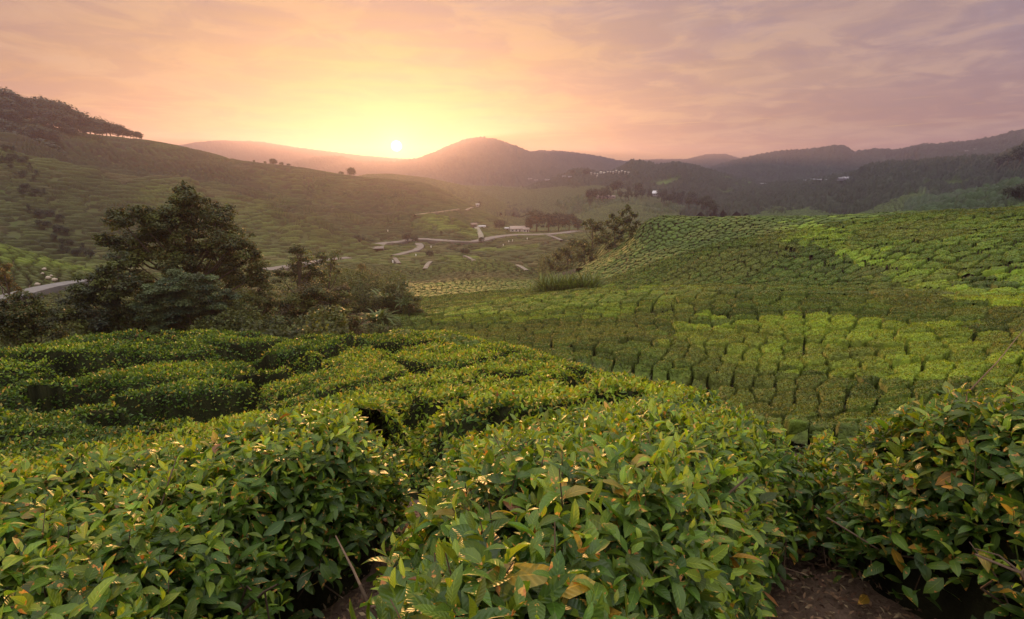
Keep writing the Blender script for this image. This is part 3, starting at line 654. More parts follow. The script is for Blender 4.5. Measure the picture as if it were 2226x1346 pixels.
# ================================================================== TEA OF THE NEAR GROUND
def poly_dist(x, y, P):
    """signed distance to polygon, positive inside"""
    ins = np.zeros(x.shape, bool); d = np.full(x.shape, 1e9); n = len(P)
    for i in range(n):
        a, b = P[i - 1], P[i]
        c = ((b[1] > y) != (a[1] > y)) & (x < (a[0] - b[0]) * (y - b[1]) / (a[1] - b[1] + 1e-12) + b[0]); ins ^= c
        ab = b - a; t = np.clip(((x - a[0]) * ab[0] + (y - a[1]) * ab[1]) / (ab @ ab + 1e-9), 0, 1)
        d = np.minimum(d, np.hypot(x - a[0] - t * ab[0], y - a[1] - t * ab[1]))
    return np.where(ins, d, -d)
def leaf_colors(n, age):
    """age 0 young .. 1 old"""
    c = np.where(age[:, None] < .5, YNG + (MID - YNG) * (age[:, None] * 2), MID + (OLD - MID) * (age[:, None] * 2 - 1))
    c = c * rng.uniform(.75, 1.35, (n, 1)) * (1 + rng.normal(size=(n, 3)) * .06)
    k = rng.random(n); m = k < .012; c[m] = YEL * rng.uniform(.5, 1, (m.sum(), 1)); m = (k > .02) & (k < .0225); c[m] = BRN * rng.uniform(.5, 1.2, (m.sum(), 1))
    return np.clip(c, .005, 1)
NEAR = []
def near_bush(label, poly_px, seed, warm=0.0, dens=560, shift=0.0):
    P = hit([p[0] for p in poly_px], [p[1] for p in poly_px], .3, 30)[:, :2]
    far = np.array([p[1] < 1025 for p in poly_px]); P[far] *= 1.17; P[~far, 0] += shift; NEAR.append(P)
    x0, y0 = P.min(0) - .1; x1, y1 = P.max(0) + .1
    x0, x1, y0 = max(x0, -6.5), min(x1, 6.5), max(y0, -.3)
    d = .03; gx = np.arange(x0, x1, d); gy = np.arange(y0, y1, d); X, Y = np.meshgrid(gx, gy)
    wob = fbm(X * 2.2, Y * 2.2, seed, 3) * .22 + fbm(X * 7, Y * 7, seed + 1, 2) * .10
    e = poly_dist(X, Y, P) + wob
    def shell(e, w): return np.sqrt(np.clip(1 - (1 - np.clip(e / w, 0, 1)) ** 2, 0, 1))
    R = np.hypot(X, Y); T = top_polar(np.arctan2(X, Y), np.maximum(R, .4))
    bumps = fbm(X * 1.6, Y * 1.6, seed + 2, 3) * .20 + fbm(X * 5, Y * 5, seed + 5, 2) * .06
    # stay clear of the lens
    T = np.minimum(T - .05 * sstep(R, .8, 2.5) * (1 if warm < .02 else .4), -.42 - .09 * R)
    G = T - BH; S = G + (BH + bumps) * shell(e, .38)
    # shoots on the shell, area weighted
    gyy, gxx = np.gradient(S, d); slope = np.sqrt(1 + gxx ** 2 + gyy ** 2); wgt = np.where(e > .01, np.minimum(slope, 3.2), 0) * sstep(S - G, .12, .55)
    view = (np.abs(np.arctan2(X, np.maximum(Y, .05))) < math.radians(56)) & (R < 6.5); wgt = wgt * view
    tot = wgt.sum() * d * d; n = int(tot * dens); cdf = np.cumsum(wgt.ravel()); cdf /= cdf[-1]
    k = np.searchsorted(cdf, rng.random(n)); ky, kx = np.unravel_index(k, X.shape)
    bx = gx[kx] + rng.uniform(-.5, .5, n) * d; by = gy[ky] + rng.uniform(-.5, .5, n) * d; bz = S[ky, kx]
    N = norm(np.stack([-np.clip(gxx[ky, kx], -2.5, 2.5), -np.clip(gyy[ky, kx], -2.5, 2.5), np.ones(n)], 1))
    depth = rng.random(n) ** 1.3 * .12
    tips = np.stack([bx, by, bz], 1) - N * depth[:, None] + N * .03
    axis = norm(N * .7 + np.array([0, 0, .75]) + rng.normal(size=(n, 3)) * .32)
    sl = rng.uniform(.07, .16, n); young = np.clip(rng.normal(.45, .28, n) + depth * 4, 0, 1)
    vig = fbm(bx * 1.3, by * 1.3, seed + 7, 3) * 1.3; young = np.clip(young - vig * .8, 0, 1)
    B, TT, NN, LL, WW, BE, FO, CC = [], [], [], [], [], [], [], []
    s1 = norm(np.cross(axis, rng.normal(size=(n, 3)))); s2 = np.cross(axis, s1); ph0 = rng.uniform(0, 6.28, n)
    NLF = 7
    for j in range(NLF):
        f = j / (NLF - 1); ph = ph0 + j * 2.4 + rng.normal(size=n) * .25
        rad = s1 * np.cos(ph)[:, None] + s2 * np.sin(ph)[:, None]
        el = math.radians(68) * (1 - f) ** 1.2 + math.radians(-2) + rng.normal(size=n) * .24     # young ones upright
        td = norm(rad * np.cos(el)[:, None] + axis * np.sin(el)[:, None]); nd = norm(axis * np.cos(el)[:, None] - rad * np.sin(el)[:, None] + rng.normal(size=(n, 3)) * .22)
        keep = rng.random(n) < (.95 if j else .6)
        L = (.026 + .048 * min(1, f * 1.9 + .12)) * rng.uniform(.72, 1.3, n); 
        B.append((tips - axis * (sl * f)[:, None])[keep]); TT.append(td[keep]); NN.append(nd[keep]); LL.append(L[keep])
        WW.append(rng.uniform(.36, .50, n)[keep]); BE.append((rng.normal(.55 + .5 * f, .5, n))[keep]); FO.append(rng.uniform(.12, .55, n)[keep] * (1 + (f < .2) * .6))
        CC.append(leaf_colors(n, np.clip(young * .55 + f * .62 - .05 + rng.normal(size=n) * .08, 0, 1))[keep])
    # loose old leaves deeper in
    n2 = int(tot * 900); k = np.searchsorted(cdf, rng.random(n2)); ky2, kx2 = np.unravel_index(k, X.shape)
    p2 = np.stack([gx[kx2], gy[ky2], S[ky2, kx2]], 1) + rng.uniform(-.015, .015, (n2, 3)); p2[:, 2] -= rng.uniform(.05, .26, n2)
    B.append(p2); TT.append(norm(rng.normal(size=(n2, 3)) * [1, 1, .6])); NN.append(norm(rng.normal(size=(n2, 3)) * .6 + [0, -.2, .9])); LL.append(rng.uniform(.05, .095, n2)); WW.append(rng.uniform(.36, .5, n2))
    BE.append(rng.normal(.6, .4, n2)); FO.append(rng.uniform(.05, .4, n2)); CC.append(leaf_colors(n2, rng.uniform(.65, 1, n2)))
    B, TT, NN, LL, WW, BE, FO, CC = [np.concatenate(a) for a in (B, TT, NN, LL, WW, BE, FO, CC)]
    if warm:
        mk = rng.random(len(B)) < warm; CC[mk] = CC[mk] * .5 + np.array([.50, .22, .03]) * rng.uniform(.3, .7, (mk.sum(), 1))  # orange mixed into some leaves paints low sunlight on them
    # keep the lens free
    dist = np.linalg.norm(B, axis=1); ok = dist > .42; B, TT, NN, LL, WW, BE, FO, CC = [a[ok] for a in (B, TT, NN, LL, WW, BE, FO, CC)]
    root = empty('tea_bush', (float(P[:, 0].clip(-3, 3).mean()), float(P[:, 1].clip(.3, 4).mean()), 0)); org = np.array(root.location[:])
    org[2] = float(top_xy(org[0:1], org[1:2])[0] - BH); root.location = org
    tag(root, label, 'tea bush', 'big-leaved tea bushes of the foreground')
    V, Fq, Cc, uv = leaves(B, TT, NN, LL, WW, BE, FO, 4, CC)
    mesh('foliage', V - org, Fq, M_leaf, Cc, uv=uv, parent=root)
    # woody core and twigs
    Sc = G + (BH + bumps) * shell(e - .13, .34) - .17; ok = (e > .10) & view
    Fq = grid_faces(*X.shape); Fq = Fq[ok.ravel()[Fq].all(1)]
    cn = (.6 + fbm(X * 9, Y * 9, seed + 4, 3) * 1.6).clip(.2, 2)[..., None] * np.array([.030, .030, .014])
    Vc, Fc, Cc = compact(np.stack([X, Y, Sc], -1).reshape(-1, 3), Fq, cn.reshape(-1, 3))
    parts = []
    m = min(n, int(tot * 150)); q = rng.choice(n, m, replace=False)
    for i in q:
        t0 = tips[i] - N[i] * .0 + rng.normal(size=3) * .01; a = axis[i]; dn = a * -.16 + np.array([0, 0, -.05]) + rng.normal(size=3) * .03
        grn = rng.random() < .35
        parts.append(tube([t0, t0 + dn * .5 + rng.normal(size=3) * .008, t0 + dn], [.0012, .0018, .0028], np.array([.10, .15, .03]) if grn else np.array([.15, .10, .065]) * rng.uniform(.5, 1.3), 4))
    # crooked branches near the open sides
    side = np.where((e.ravel() > .04) & (e.ravel() < .3) & view.ravel() & (R.ravel() < 4.5))[0]
    for i in rng.choice(side, min(len(side), int(len(side) * .045)), replace=False):
        iy, ix = divmod(int(i), len(gx)); p0 = np.array([gx[ix], gy[iy], G[iy, ix] + rng.uniform(.0, .25)])
        gdir = np.array([gxx[iy, ix], gyy[iy, ix], 0]); gdir = gdir / (np.linalg.norm(gdir) + 1e-6)
        inner = p0 + gdir * .28; inner[2] = p0[2] - .1; pth = [inner]; out = -gdir * rng.uniform(.14, .28) + rng.normal(size=3) * .12 + np.array([0, 0, rng.uniform(.1, .5)])
        for f in (.3, .6, .85, 1.0): pth.append(inner + out * f + rng.normal(size=3) * .03)
        rb = rng.uniform(.003, .010); parts.append(tube(pth, [rb, rb * .85, rb * .7, rb * .55, rb * .4], np.array([.17, .12, .085]) * rng.uniform(.4, 1.1), 5))
        for z in range(2):
            a0 = pth[rng.integers(1, 4)]; dv = rng.normal(size=3) * .12 + np.array([0, 0, .05]); parts.append(tube([a0, a0 + dv * .5 + rng.normal(size=3) * .01, a0 + dv], [rb * .5, rb * .35, rb * .2], np.array([.17, .12, .085]) * rng.uniform(.4, 1.2), 4))
    Vt, Ft, Ct = merge(parts)
    mesh('branches', Vt - org, Ft, M_bark, Ct, parent=root)
    mesh('inner_twigs', Vc - org, Fc, M_core, Cc, parent=root)
    log(label[:30], len(B), 'leaves')
near_bush('large-leaved tea bush at the lower left, its bare twiggy front open to a dark hollow', [(-600,1500),(-500,1020),(0,1003),(200,978),(400,948),(600,905),(760,874),(880,892),(850,925),(740,965),(620,1010),(470,1085),(330,1180),(230,1300),(150,1450),(60,1700),(-600,1900)], 300)
near_bush('widest tea bush in the bottom centre with glossy long leaves, left of the bare path', [(930,897),(1100,887),(1300,852),(1500,850),(1700,882),(1785,905),(1740,1000),(1660,1120),(1590,1250),(1540,1400),(1500,1700),(1113,2400),(500,1800),(470,1420),(520,1290),(580,1210),(680,1165),(790,1100),(875,1020),(930,950)], 320, warm=.008)
near_bush('tea bush with orange-lit leaves at the lower right, right of the bare path', [(1812,912),(1890,872),(2050,854),(2226,850),(2500,847),(3000,900),(3000,1900),(2900,1800),(2600,1500),(2380,1340),(2200,1210),(2060,1110),(1950,1035),(1880,985)], 340, warm=.04, shift=.24)

near_bush('small reddish-tipped tea bush closing the far end of the bare path', [(1740,900),(1805,885),(1880,900),(1880,925),(1830,932),(1755,925)], 360, warm=.05)

# ---- mound and terrace behind the front bushes, one object per bush or hedge
def border_x(y):
    P = pt(np.array([300, 480, 640, 700, 760, 800, 830]), np.array([955, 885, 832, 790, 745, 730, 728]), np.array([8.3, 9.5, 11, 12.5, 15, 17.5, 22]))
    return np.interp(y, P[:, 1], P[:, 0])
def build_L0():
    az = np.radians(np.linspace(-54, 42, 1800)); r = np.exp(np.linspace(math.log(3.7), math.log(23.5), 800))
    R, A = np.meshgrid(r, az, indexing='ij'); x, y = R * np.sin(A), R * np.cos(A); Zt = top_polar(A, R)
    bxl = border_x(y); left = x < bxl; gb = np.abs(x - bxl)
    wx = fbm(x / 5, y / 5, 81, 3) * 2.6; wy = fbm(x / 5, y / 5, 82, 3) * 2.2
    pE = (x + wx * 1.3) / 5.2; qE = (y - .16 * x + wy * .75) / 1.95
    eE, cE = cells(pE, qE, .5, 83); 
    # border distance of the stretched hedges: measure in metres across the row
    pD = (x + wx) / 2.9; qD = (y + wy) / 2.5; eD, cD = cells(pD, qD, .7, 85)
    e = np.where(left, eE * 1.95, eD * 2.4); cid = np.where(left, cE, cD + 200000000)
    wob = fbm(x * 2.5, y * 2.5, 86, 2) * .22
    h = np.where(left, sstep(e + wob, .10, .42) ** .6, .35 + .65 * sstep(e + wob, .02, .30))
    h = h * np.where(R > 9, sstep(gb + wob * .5, .10, .40), 1)
    C1 = hit([400, 445, 620], [893, 884, 822], 4, 22)
    dirt = np.minimum(np.hypot((x - C1[0, 0]) / 1.7, (y - C1[0, 1]) / .55), np.hypot((x - C1[2, 0]) / 1.3, (y - C1[2, 1]) / .5))
    h = h * sstep(dirt + wob, .75, 1.1)
    cp, sp = math.cos(PITCH), math.sin(PITCH); dep = y * cp - Zt * sp; PX = CX + F * x / dep; PY = CY - F * (y * sp + Zt * cp) / dep
    lump = fbm(x * .9, y * .9, 88, 3) * .34 + fbm(x * 3, y * 3, 89, 3) * .22 + fbm(x * 9, y * 9, 90, 2) * .08
    Z = Zt - BH + (BH * (.94 + .12 * hash2(cid, cid // 3, 3)) + lump) * h
    keep = (h > .05) & ~((PX > 1200) & (R > 12.5) & (PY > 700)) & ~((R > 17.5) & (A > math.radians(-13)) )
    for Pn in NEAR: h = h * sstep(-poly_dist(x, y, Pn), -.10, .25)
    h = h * sstep(R, 3.75, 4.3); keep &= h > .05
    Z = Zt - BH + (BH * (.94 + .12 * hash2(cid, cid // 3, 3)) + lump) * h
    keep &= ~((R < 4.6) & (A < math.radians(-14))); keep &= A < math.radians(23)
    # edge of the mound: bushes end before the grassy foot
    idf = cid.ravel(); nc = len(az); Fq = grid_faces(len(r), nc); Fq = Fq[keep.ravel()[Fq].all(1)]
    g1 = np.array([.030, .035, .013]); colc = np.broadcast_to(g1, x.shape + (3,)) * (.7 + 1.2 * fbm(x * 6, y * 6, 91, 2)[..., None])
    V = np.stack([x, y, Z - .06], -1).reshape(-1, 3); colf = colc.reshape(-1, 3)
    n = 560000; rr = rng.uniform(3.7, 23, n) * 1.0; acc = rng.random(n) < (rr / 12).clip(.33, 1) ** .5; rr = rr[acc]; n = len(rr); aa = rng.uniform(az[0], az[-1], n)
    ir = np.clip(((np.log(rr) - math.log(3.7)) / (math.log(23.5) - math.log(3.7)) * (len(r) - 1)).round().astype(int), 1, len(r) - 2)
    ia = np.clip(((aa - az[0]) / (az[-1] - az[0]) * (nc - 1)).round().astype(int), 1, nc - 2)
    ok = keep[ir, ia] & (h[ir, ia] > .12); ir, ia, rr, aa = ir[ok], ia[ok], rr[ok], aa[ok]; m = len(rr)
    P = np.stack([rr * np.sin(aa), rr * np.cos(aa), Z[ir, ia]], 1)
    dzr = (Z[ir + 1, ia] - Z[ir - 1, ia]) / (r[ir + 1] - r[ir - 1]); dza = (Z[ir, ia + 1] - Z[ir, ia - 1]) / (rr * (az[1] - az[0]) * 2)
    er = np.stack([np.sin(aa), np.cos(aa)], 1); ea = np.stack([np.cos(aa), -np.sin(aa)], 1)
    nrm = norm(np.concatenate([-(er * np.clip(dzr, -1.8, 1.8)[:, None] + ea * np.clip(dza, -1.8, 1.8)[:, None]), np.ones((m, 1))], 1))
    dp = rng.random(m) ** 1.5 * .07; P = P - nrm * dp[:, None] + nrm * .015
    td = norm(rng.normal(size=(m, 3)) + nrm * .75); nn = norm(nrm * .9 + rng.normal(size=(m, 3)) * .5)
    L = rng.uniform(.042, .085, m) * (1 + (rr - 8).clip(0, 20) / 45)
    isl = left[ir, ia]; age = np.clip(rng.normal(.42, .27, m) + dp * 5 + np.where(isl, .10, -.16) - fbm(P[:, 0] * .8, P[:, 1] * .8, 92, 3) * 1.0, 0, 1)
    CC = leaf_colors(m, age)
    yl = (rng.random(m) < np.where(isl, .05, .15)); CC[yl] = CC[yl] * .35 + np.array([.46, .32, .08]) * rng.uniform(.5, 1, (yl.sum(), 1))  # tan flecks: sunlit leaves painted into the leaf colour
    ids, cnt = np.unique(idf[Fq[:, 0]], return_counts=True); fid = idf[Fq[:, 0]]
    big = ids[cnt > 2500]; cenx = {}
    V_id = {}
    idk = cid[ir, ia]
    # small slivers join the nearest larger bush
    cxs = np.array([x.ravel()[Fq[fid == i, 0]].mean() for i in ids]); cys = np.array([y.ravel()[Fq[fid == i, 0]].mean() for i in ids])
    isleft = ids < 200000000
    mp = {}
    for i, a in enumerate(ids):
        if a in big: mp[a] = a; continue
        c = [j for j in range(len(ids)) if ids[j] in big and isleft[j] == isleft[i]]
        mp[a] = ids[min(c, key=lambda j: (cxs[j] - cxs[i]) ** 2 + (cys[j] - cys[i]) ** 2)]
    remap = np.array([mp[a] for a in ids]); fid = remap[np.searchsorted(ids, fid)]
    ok = np.isin(idk, ids); P, td, nn, L, CC, idk, rr, isl = [a[ok] for a in (P, td, nn, L, CC, idk, rr, isl)]; idk = remap[np.searchsorted(ids, idk)]
    left_names = []
    for a in big:
        Fb = Fq[fid == a]; Vb, Fb, Cb = compact(V, Fb, colf); ct = Vb.mean(0)
        org = np.array([ct[0], ct[1], float(top_xy(ct[0:1], ct[1:2])[0] - BH)])
        dep = ct[1] * cp - ct[2] * sp; px = CX + F * ct[0] / dep; py = CY - F * (ct[1] * sp + ct[2] * cp) / dep
        k = idk == a; nr_ = k & (rr < 10.5); fr_ = k & (rr >= 10.5)
        isl_ = a < 200000000
        nm = 'tea_hedge' if isl_ else 'tea_bush'
        root = empty(nm, org)
        left_names.append((root, isl_, px, py, np.hypot(ct[0], ct[1])))
        mesh('inner_twigs', Vb - org, Fb, M_core, Cb, parent=root)
        parts = []
        if nr_.any():
            q = nr_.sum(); VV, FF, c_, _ = leaves(P[nr_], td[nr_], nn[nr_], L[nr_], rng.uniform(.38, .5, q), rng.normal(.7, .3, q), rng.uniform(.1, .5, q), 2, CC[nr_]); parts.append((VV, FF, c_))
        if fr_.any(): parts.append(kites(P[fr_], td[fr_], nn[fr_], L[fr_], np.full(fr_.sum(), .5), CC[fr_]))
        if parts:
            VV, FF, c_ = merge(parts); mesh('foliage', VV - org, FF, M_card, c_, parent=root)
    # labels by place
    words_ = ['lowest', 'second', 'third', 'fourth', 'fifth', 'sixth', 'seventh', 'eighth', 'ninth', 'tenth', 'eleventh', 'twelfth', 'thirteenth', 'fourteenth', 'fifteenth', 'sixteenth']
    def bands(lst, edges, bn): 
        out = {}
        for t in lst:
            b = bn[int(np.digitize(t[2], edges))]; out.setdefault(b, []).append(t)
        for b, l in out.items():
            l.sort(key=lambda t: t[4])
            for i, t in enumerate(l):
                yield t, b, i, len(l)
    for t, b, i, n_ in bands([t for t in left_names if t[1]], [0, 260, 520], ['beyond the left edge of the view', 'at the left edge of the terrace', 'in the middle of the left terrace', 'beside the mound']):
        tag(t[0], f'leafy tea hedge {b}, {"nearest the camera" if i == 0 else ("farthest, along the crest" if i == n_ - 1 else words_[i] + " row counting away")}', 'tea hedge', 'tea hedges on the terrace at the left')
    for t, b, i, n_ in bands([t for t in left_names if not t[1]], [700, 900, 1100, 1300], ['on the left flank of the mound', 'left of the mound top', 'in the middle of the mound', 'right of the mound top', 'on the right flank of the mound']):
        tag(t[0], f'small-leaved tea bush {b}, {"nearest the camera" if i == 0 else ("farthest, on the crest" if i == n_ - 1 else words_[i] + " counting away")}', 'tea bush', 'yellow-green tea bushes on the mound')
    log('mound and terrace', len(big), 'objects', len(P), 'leaves')
build_L0()

# ================================================================== TREES AND SHRUBS
def frame_dir(px, r):
    x = (px - CX) / F * 1.0
    return x
def blob_world(px, py, rad, r, dr=0.0):
    P = pt(px, py, r + dr); s = np.linalg.norm(P) * np.cos(np.arctan(math.hypot((px - CX) / F, (py - CY) / F)))
    return P, rad / F * s
def plant(name, label, cat, r, blobs, base_px=None, leaf=.14, dens=26., flat=.7, cols=((.03, .05, .018),), warm=None, warm_k=0., group=None, lean=0., sub=1.0, trunk_r=None, sparse=1.0, barkc=(.10, .075, .055), root_drop=0., clump=.42):
    """tree or shrub: trunk and limbs reach into each clump; every clump is a cloud of small leaf faces"""
    bw = [blob_world(b[0], b[1], b[2], r, (rng.random() - .5) * b[2] / F * r * 2.2) for b in blobs]
    cen = np.array([b[0] for b in bw]); rad = np.array([b[1] for b in bw])
    if base_px is None: base_px = float(np.mean([b[0] for b in blobs]))
    bx, by = pt(base_px, 600, r)[:2]; bz = float(top_xy(np.array([bx]), np.array([by]))[0]) - BH * (r < 130) - root_drop
    bz = min(bz, cen[:, 2].min() - rad.max() * .3)
    base = np.array([bx, by, bz]); Htot = (cen[:, 2] + rad).max() - bz
    root = empty(name, base); tag(root, label, cat, group)
    limbs = []; V_, t_, n_, L_, c_ = [], [], [], [], []
    tr = trunk_r or max(.05, Htot * .016); bc = np.array(barkc)
    topp = cen[np.argmax(cen[:, 2])]; axis = np.array([topp[0] * .6 + bx * .4, topp[1] * .6 + by * .4, topp[2] - rad[np.argmax(cen[:, 2])] * .3])
    def trunk_at(f): return base * (1 - f) + axis * f + np.array([math.sin(f * 5 + r) * .02 * Htot, math.cos(f * 4 + bx) * .02 * Htot, 0]) * f
    if r < 200: limbs.append(tube([trunk_at(f) for f in np.linspace(-.03, 1, 9)], tr * (1.15 - np.linspace(0, 1, 9) * .95), bc, 7))
    else: limbs.append(tube([trunk_at(f) for f in np.linspace(-.03, 1, 4)], tr * (1.15 - np.linspace(0, 1, 4) * .9), bc, 5))
    for c, R_ in zip(cen, rad):
        f = np.clip((c[2] - bz) / (axis[2] - bz + 1e-6) * .62, .05, .92); s = trunk_at(f)
        if r < 200: mid = (s + c) / 2 + np.array([0, 0, -.08 * np.linalg.norm(c - s)]) + rng.normal(size=3) * .05 * np.linalg.norm(c - s); limbs.append(tube([s, mid, c], [tr * .5, tr * .36, tr * .18], bc, 5))
        ns = max(4, int(16 * sub)); dirs = norm(rng.normal(size=(ns, 3)) + [0, 0, .25]); rs_ = R_ * rng.uniform(.45, .98, ns)
        sc_ = c + dirs * rs_[:, None] * [1, 1, .85]; sr = R_ * clump * rng.uniform(.6, 1.25, ns)
        for p, q in zip(sc_, sr):
            if r < 200: limbs.append(tube([c + (p - c) * .1, (c + p) / 2 + rng.normal(size=3) * .06 * R_, p], [tr * .17, tr * .11, tr * .05], bc * rng.uniform(.8, 1.4), 4))
            m = int(dens * (q / leaf) ** 2 * .52 * sparse) + 3; m = min(m, 1800)
            d = norm(rng.normal(size=(m, 3))); rr_ = q * rng.random(m) ** .35; off = d * rr_[:, None] * [1, 1, flat]
            off[:, 2] -= .25 * (off[:, 0] ** 2 + off[:, 1] ** 2) / q
            cc = np.array(cols[rng.integers(len(cols))]) * rng.uniform(.6, 1.5)
            V_.append(p + off); nn = norm(d * .5 + [0, 0, .9] + rng.normal(size=(m, 3)) * .45); n_.append(nn); t_.append(norm(np.cross(nn, rng.normal(size=(m, 3))) + [0, 0, -.25]))
            L_.append(leaf * rng.uniform(.6, 1.35, m)); k = np.repeat(cc[None], m, 0) * rng.uniform(.7, 1.35, (m, 1))
            if warm is not None: w_ = rng.random(m) < warm_k; k[w_] = np.array(warm) * rng.uniform(.5, 1.2, (w_.sum(), 1))
            c_.append(k)
    V, t, n, L, c = [np.concatenate(a) for a in (V_, t_, n_, L_, c_)]
    VV, FF, CCc = kites(V, t, n, L, np.full(len(V), .6), c)
    mesh('crown', VV - base, FF, M_tree, CCc, parent=root, smooth=False)
    VV, FF, CCc = merge(limbs); mesh('trunk', VV - base, FF, M_bark, CCc, parent=root)
    return root
DK = (.040, .050, .013); GR = (.068, .084, .018); OL = (.082, .096, .020); PA = (.066, .092, .036); GO = (.14, .095, .022); OR = (.30, .14, .03)
LG = 'trees of the wooded hollow at the left'
plant('tree', 'tallest broad tree in the wooded hollow, dark crown stepping up to a narrow top', 'tree', 43, [(400,412,20),(398,440,34),(430,470,48),(355,470,42),(470,500,48),(400,510,52),(300,478,42),(255,472,26),(330,520,46),(520,520,34),(545,560,32),(270,530,40),(460,560,50),(380,570,52),(300,575,44),(510,600,36),(230,520,22),(340,640,40),(430,640,40),(240,590,30),(560,600,26),(290,610,36),(500,540,44),(480,460,28),(420,440,30),(380,480,44)], 410, .17, 30, .5, (DK, GR, OL, DK), GO, .05, LG, sub=1.2)
plant('tree', 'low umbrella-shaped tree with pale grey-green feathery sprays, in front of the tallest tree', 'tree', 37, [(390,612,32),(345,632,32),(440,622,34),(490,648,30),(400,655,38),(320,668,30),(460,680,36),(370,695,36)], 400, .12, 34, .28, (PA, PA, (.045, .07, .035)), None, 0, LG, sub=1.1, clump=.5)
plant('tree', 'dark glossy tree leaning left over the road, with pale bare twigs', 'tree', 39, [(225,590,26),(255,560,22),(200,612,34),(240,640,40),(175,640,30),(150,675,34),(210,690,42),(280,680,38),(120,700,34),(270,620,34)], 230, .15, 32, .6, (DK, GR, (.05, .065, .035)), None, 0, LG)
plant('tree', 'round tree with golden top in the lower left corner of the hollow', 'tree', 35, [(55,650,26),(25,668,26),(85,672,28),(50,690,34),(10,705,32),(90,715,30),(40,730,30),(-25,690,30)], 50, .12, 32, .55, (GR, DK, OL), GO, .16, LG)
plant('tree', 'slender golden sapling beside the road at the left edge', 'tree', 62, [(8,580,14),(2,605,18),(20,615,14),(-12,590,14),(40,632,10)], 10, .14, 22, .7, (OL, GO), GO, .4, LG)
plant('tree', 'open-branched tree with a dark ragged crown right of the tallest tree', 'tree', 46, [(655,555,26),(635,580,28),(680,578,26),(610,600,24),(660,610,30),(700,560,16),(640,540,14)], 655, .16, 24, .45, (DK, OL, DK), GO, .08, LG, sparse=.8)
plant('tree', 'thin tree with see-through twigs between the ragged tree and the golden one', 'tree', 48, [(715,575,18),(730,555,14),(700,600,20),(735,590,12)], 700, .15, 18, .45, (OL, GR), GO, .1, LG, sparse=.7)
plant('tree', 'airy golden-brown tree against the tea slope, behind the ferny clumps', 'tree', 64, [(785,585,18),(765,610,24),(800,612,26),(780,640,30),(745,630,18),(820,640,18),(795,665,26)], 785, .17, 20, .8, ((.10, .085, .025), (.12, .10, .028), OL), GO, .25, LG, sparse=.8)
plant('tree', 'brown and olive bushy tree in the middle of the hollow', 'tree', 37, [(680,640,34),(640,660,34),(725,655,30),(700,690,38),(610,690,34),(750,690,30),(660,715,34),(775,715,26),(720,720,32),(690,650,36),(740,640,28),(650,690,34)], 680, .13, 34, .55, (OL, GR, (.06, .05, .022), DK), GO, .14, LG)
plant('tree', 'shadowy green tree filling the hollow between the umbrella tree and the olive one', 'tree', 41, [(560,625,26),(540,660,34),(580,690,32),(520,705,30),(590,650,24),(480,715,26)], 555, .14, 30, .55, (GR, DK, OL), GO, .06, LG)
plant('shrub', 'dark rounded shrub at the right end of the hollow under the tea slope', 'shrub', 49, [(875,640,24),(900,655,20),(855,665,26),(890,680,22),(840,690,22),(830,655,26),(905,675,20),(850,625,18)], 870, .15, 26, .6, (GR, DK, OL), GO, .03, LG)
plant('shrub', 'low olive shrub at the foot of the ferny clumps above the mound', 'shrub', 39, [(800,715,20),(830,722,20),(770,728,16),(860,715,16)], 815, .13, 26, .6, (GR, OL), None, 0, LG)
log('hollow trees')
def fern_clump(label, px, py, r, n, L0, col, base_dz=0.):
    b = pt(px, py, r); root = empty('fern_clump', b); m = n
    az = rng.uniform(0, 6.28, m); el = rng.uniform(.5, 1.25, m); t = np.stack([np.cos(az) * np.cos(el), np.sin(az) * np.cos(el), np.sin(el)], 1)
    nn = norm(np.stack([-np.cos(az) * np.sin(el), -np.sin(az) * np.sin(el), np.cos(el)], 1)); base = rng.normal(size=(m, 3)) * [.35, .35, .08] * L0 * .5
    V, Fq, c, _ = leaves(base, t, nn, L0 * rng.uniform(.6, 1.2, m), rng.uniform(.07, .12, m), rng.uniform(.8, 1.9, m), rng.uniform(.1, .4, m), 5, np.array(col) * rng.uniform(.6, 1.5, (m, 1)))
    mesh('fronds', V, Fq, M_tree, c, parent=root)
    st, Fs, cs = merge([tube([base[i] * .4 - [0, 0, .9], base[i]], [.03, .015], (.09, .10, .03), 4) for i in range(0, m, 4)]); mesh('stalks', st, Fs, M_bark, cs, parent=root)
    tag(root, label, 'fern clump', 'arching fern clumps')
fern_clump('large pale ferny clump arching over the lower right of the hollow', 820, 700, 42, 130, 1.7, (.085, .12, .035))
fern_clump('upper ferny clump with upright blades, left of the dark rounded shrub', 850, 655, 50, 70, 1.9, (.09, .13, .045))
fern_clump('ferny clump highest up the hollow, under the open tea slope', 875, 628, 60, 60, 1.9, (.08, .11, .04))
fern_clump('small ferny clump leaning right at the edge of the hollow', 880, 662, 47, 60, 1.2, (.08, .12, .035))
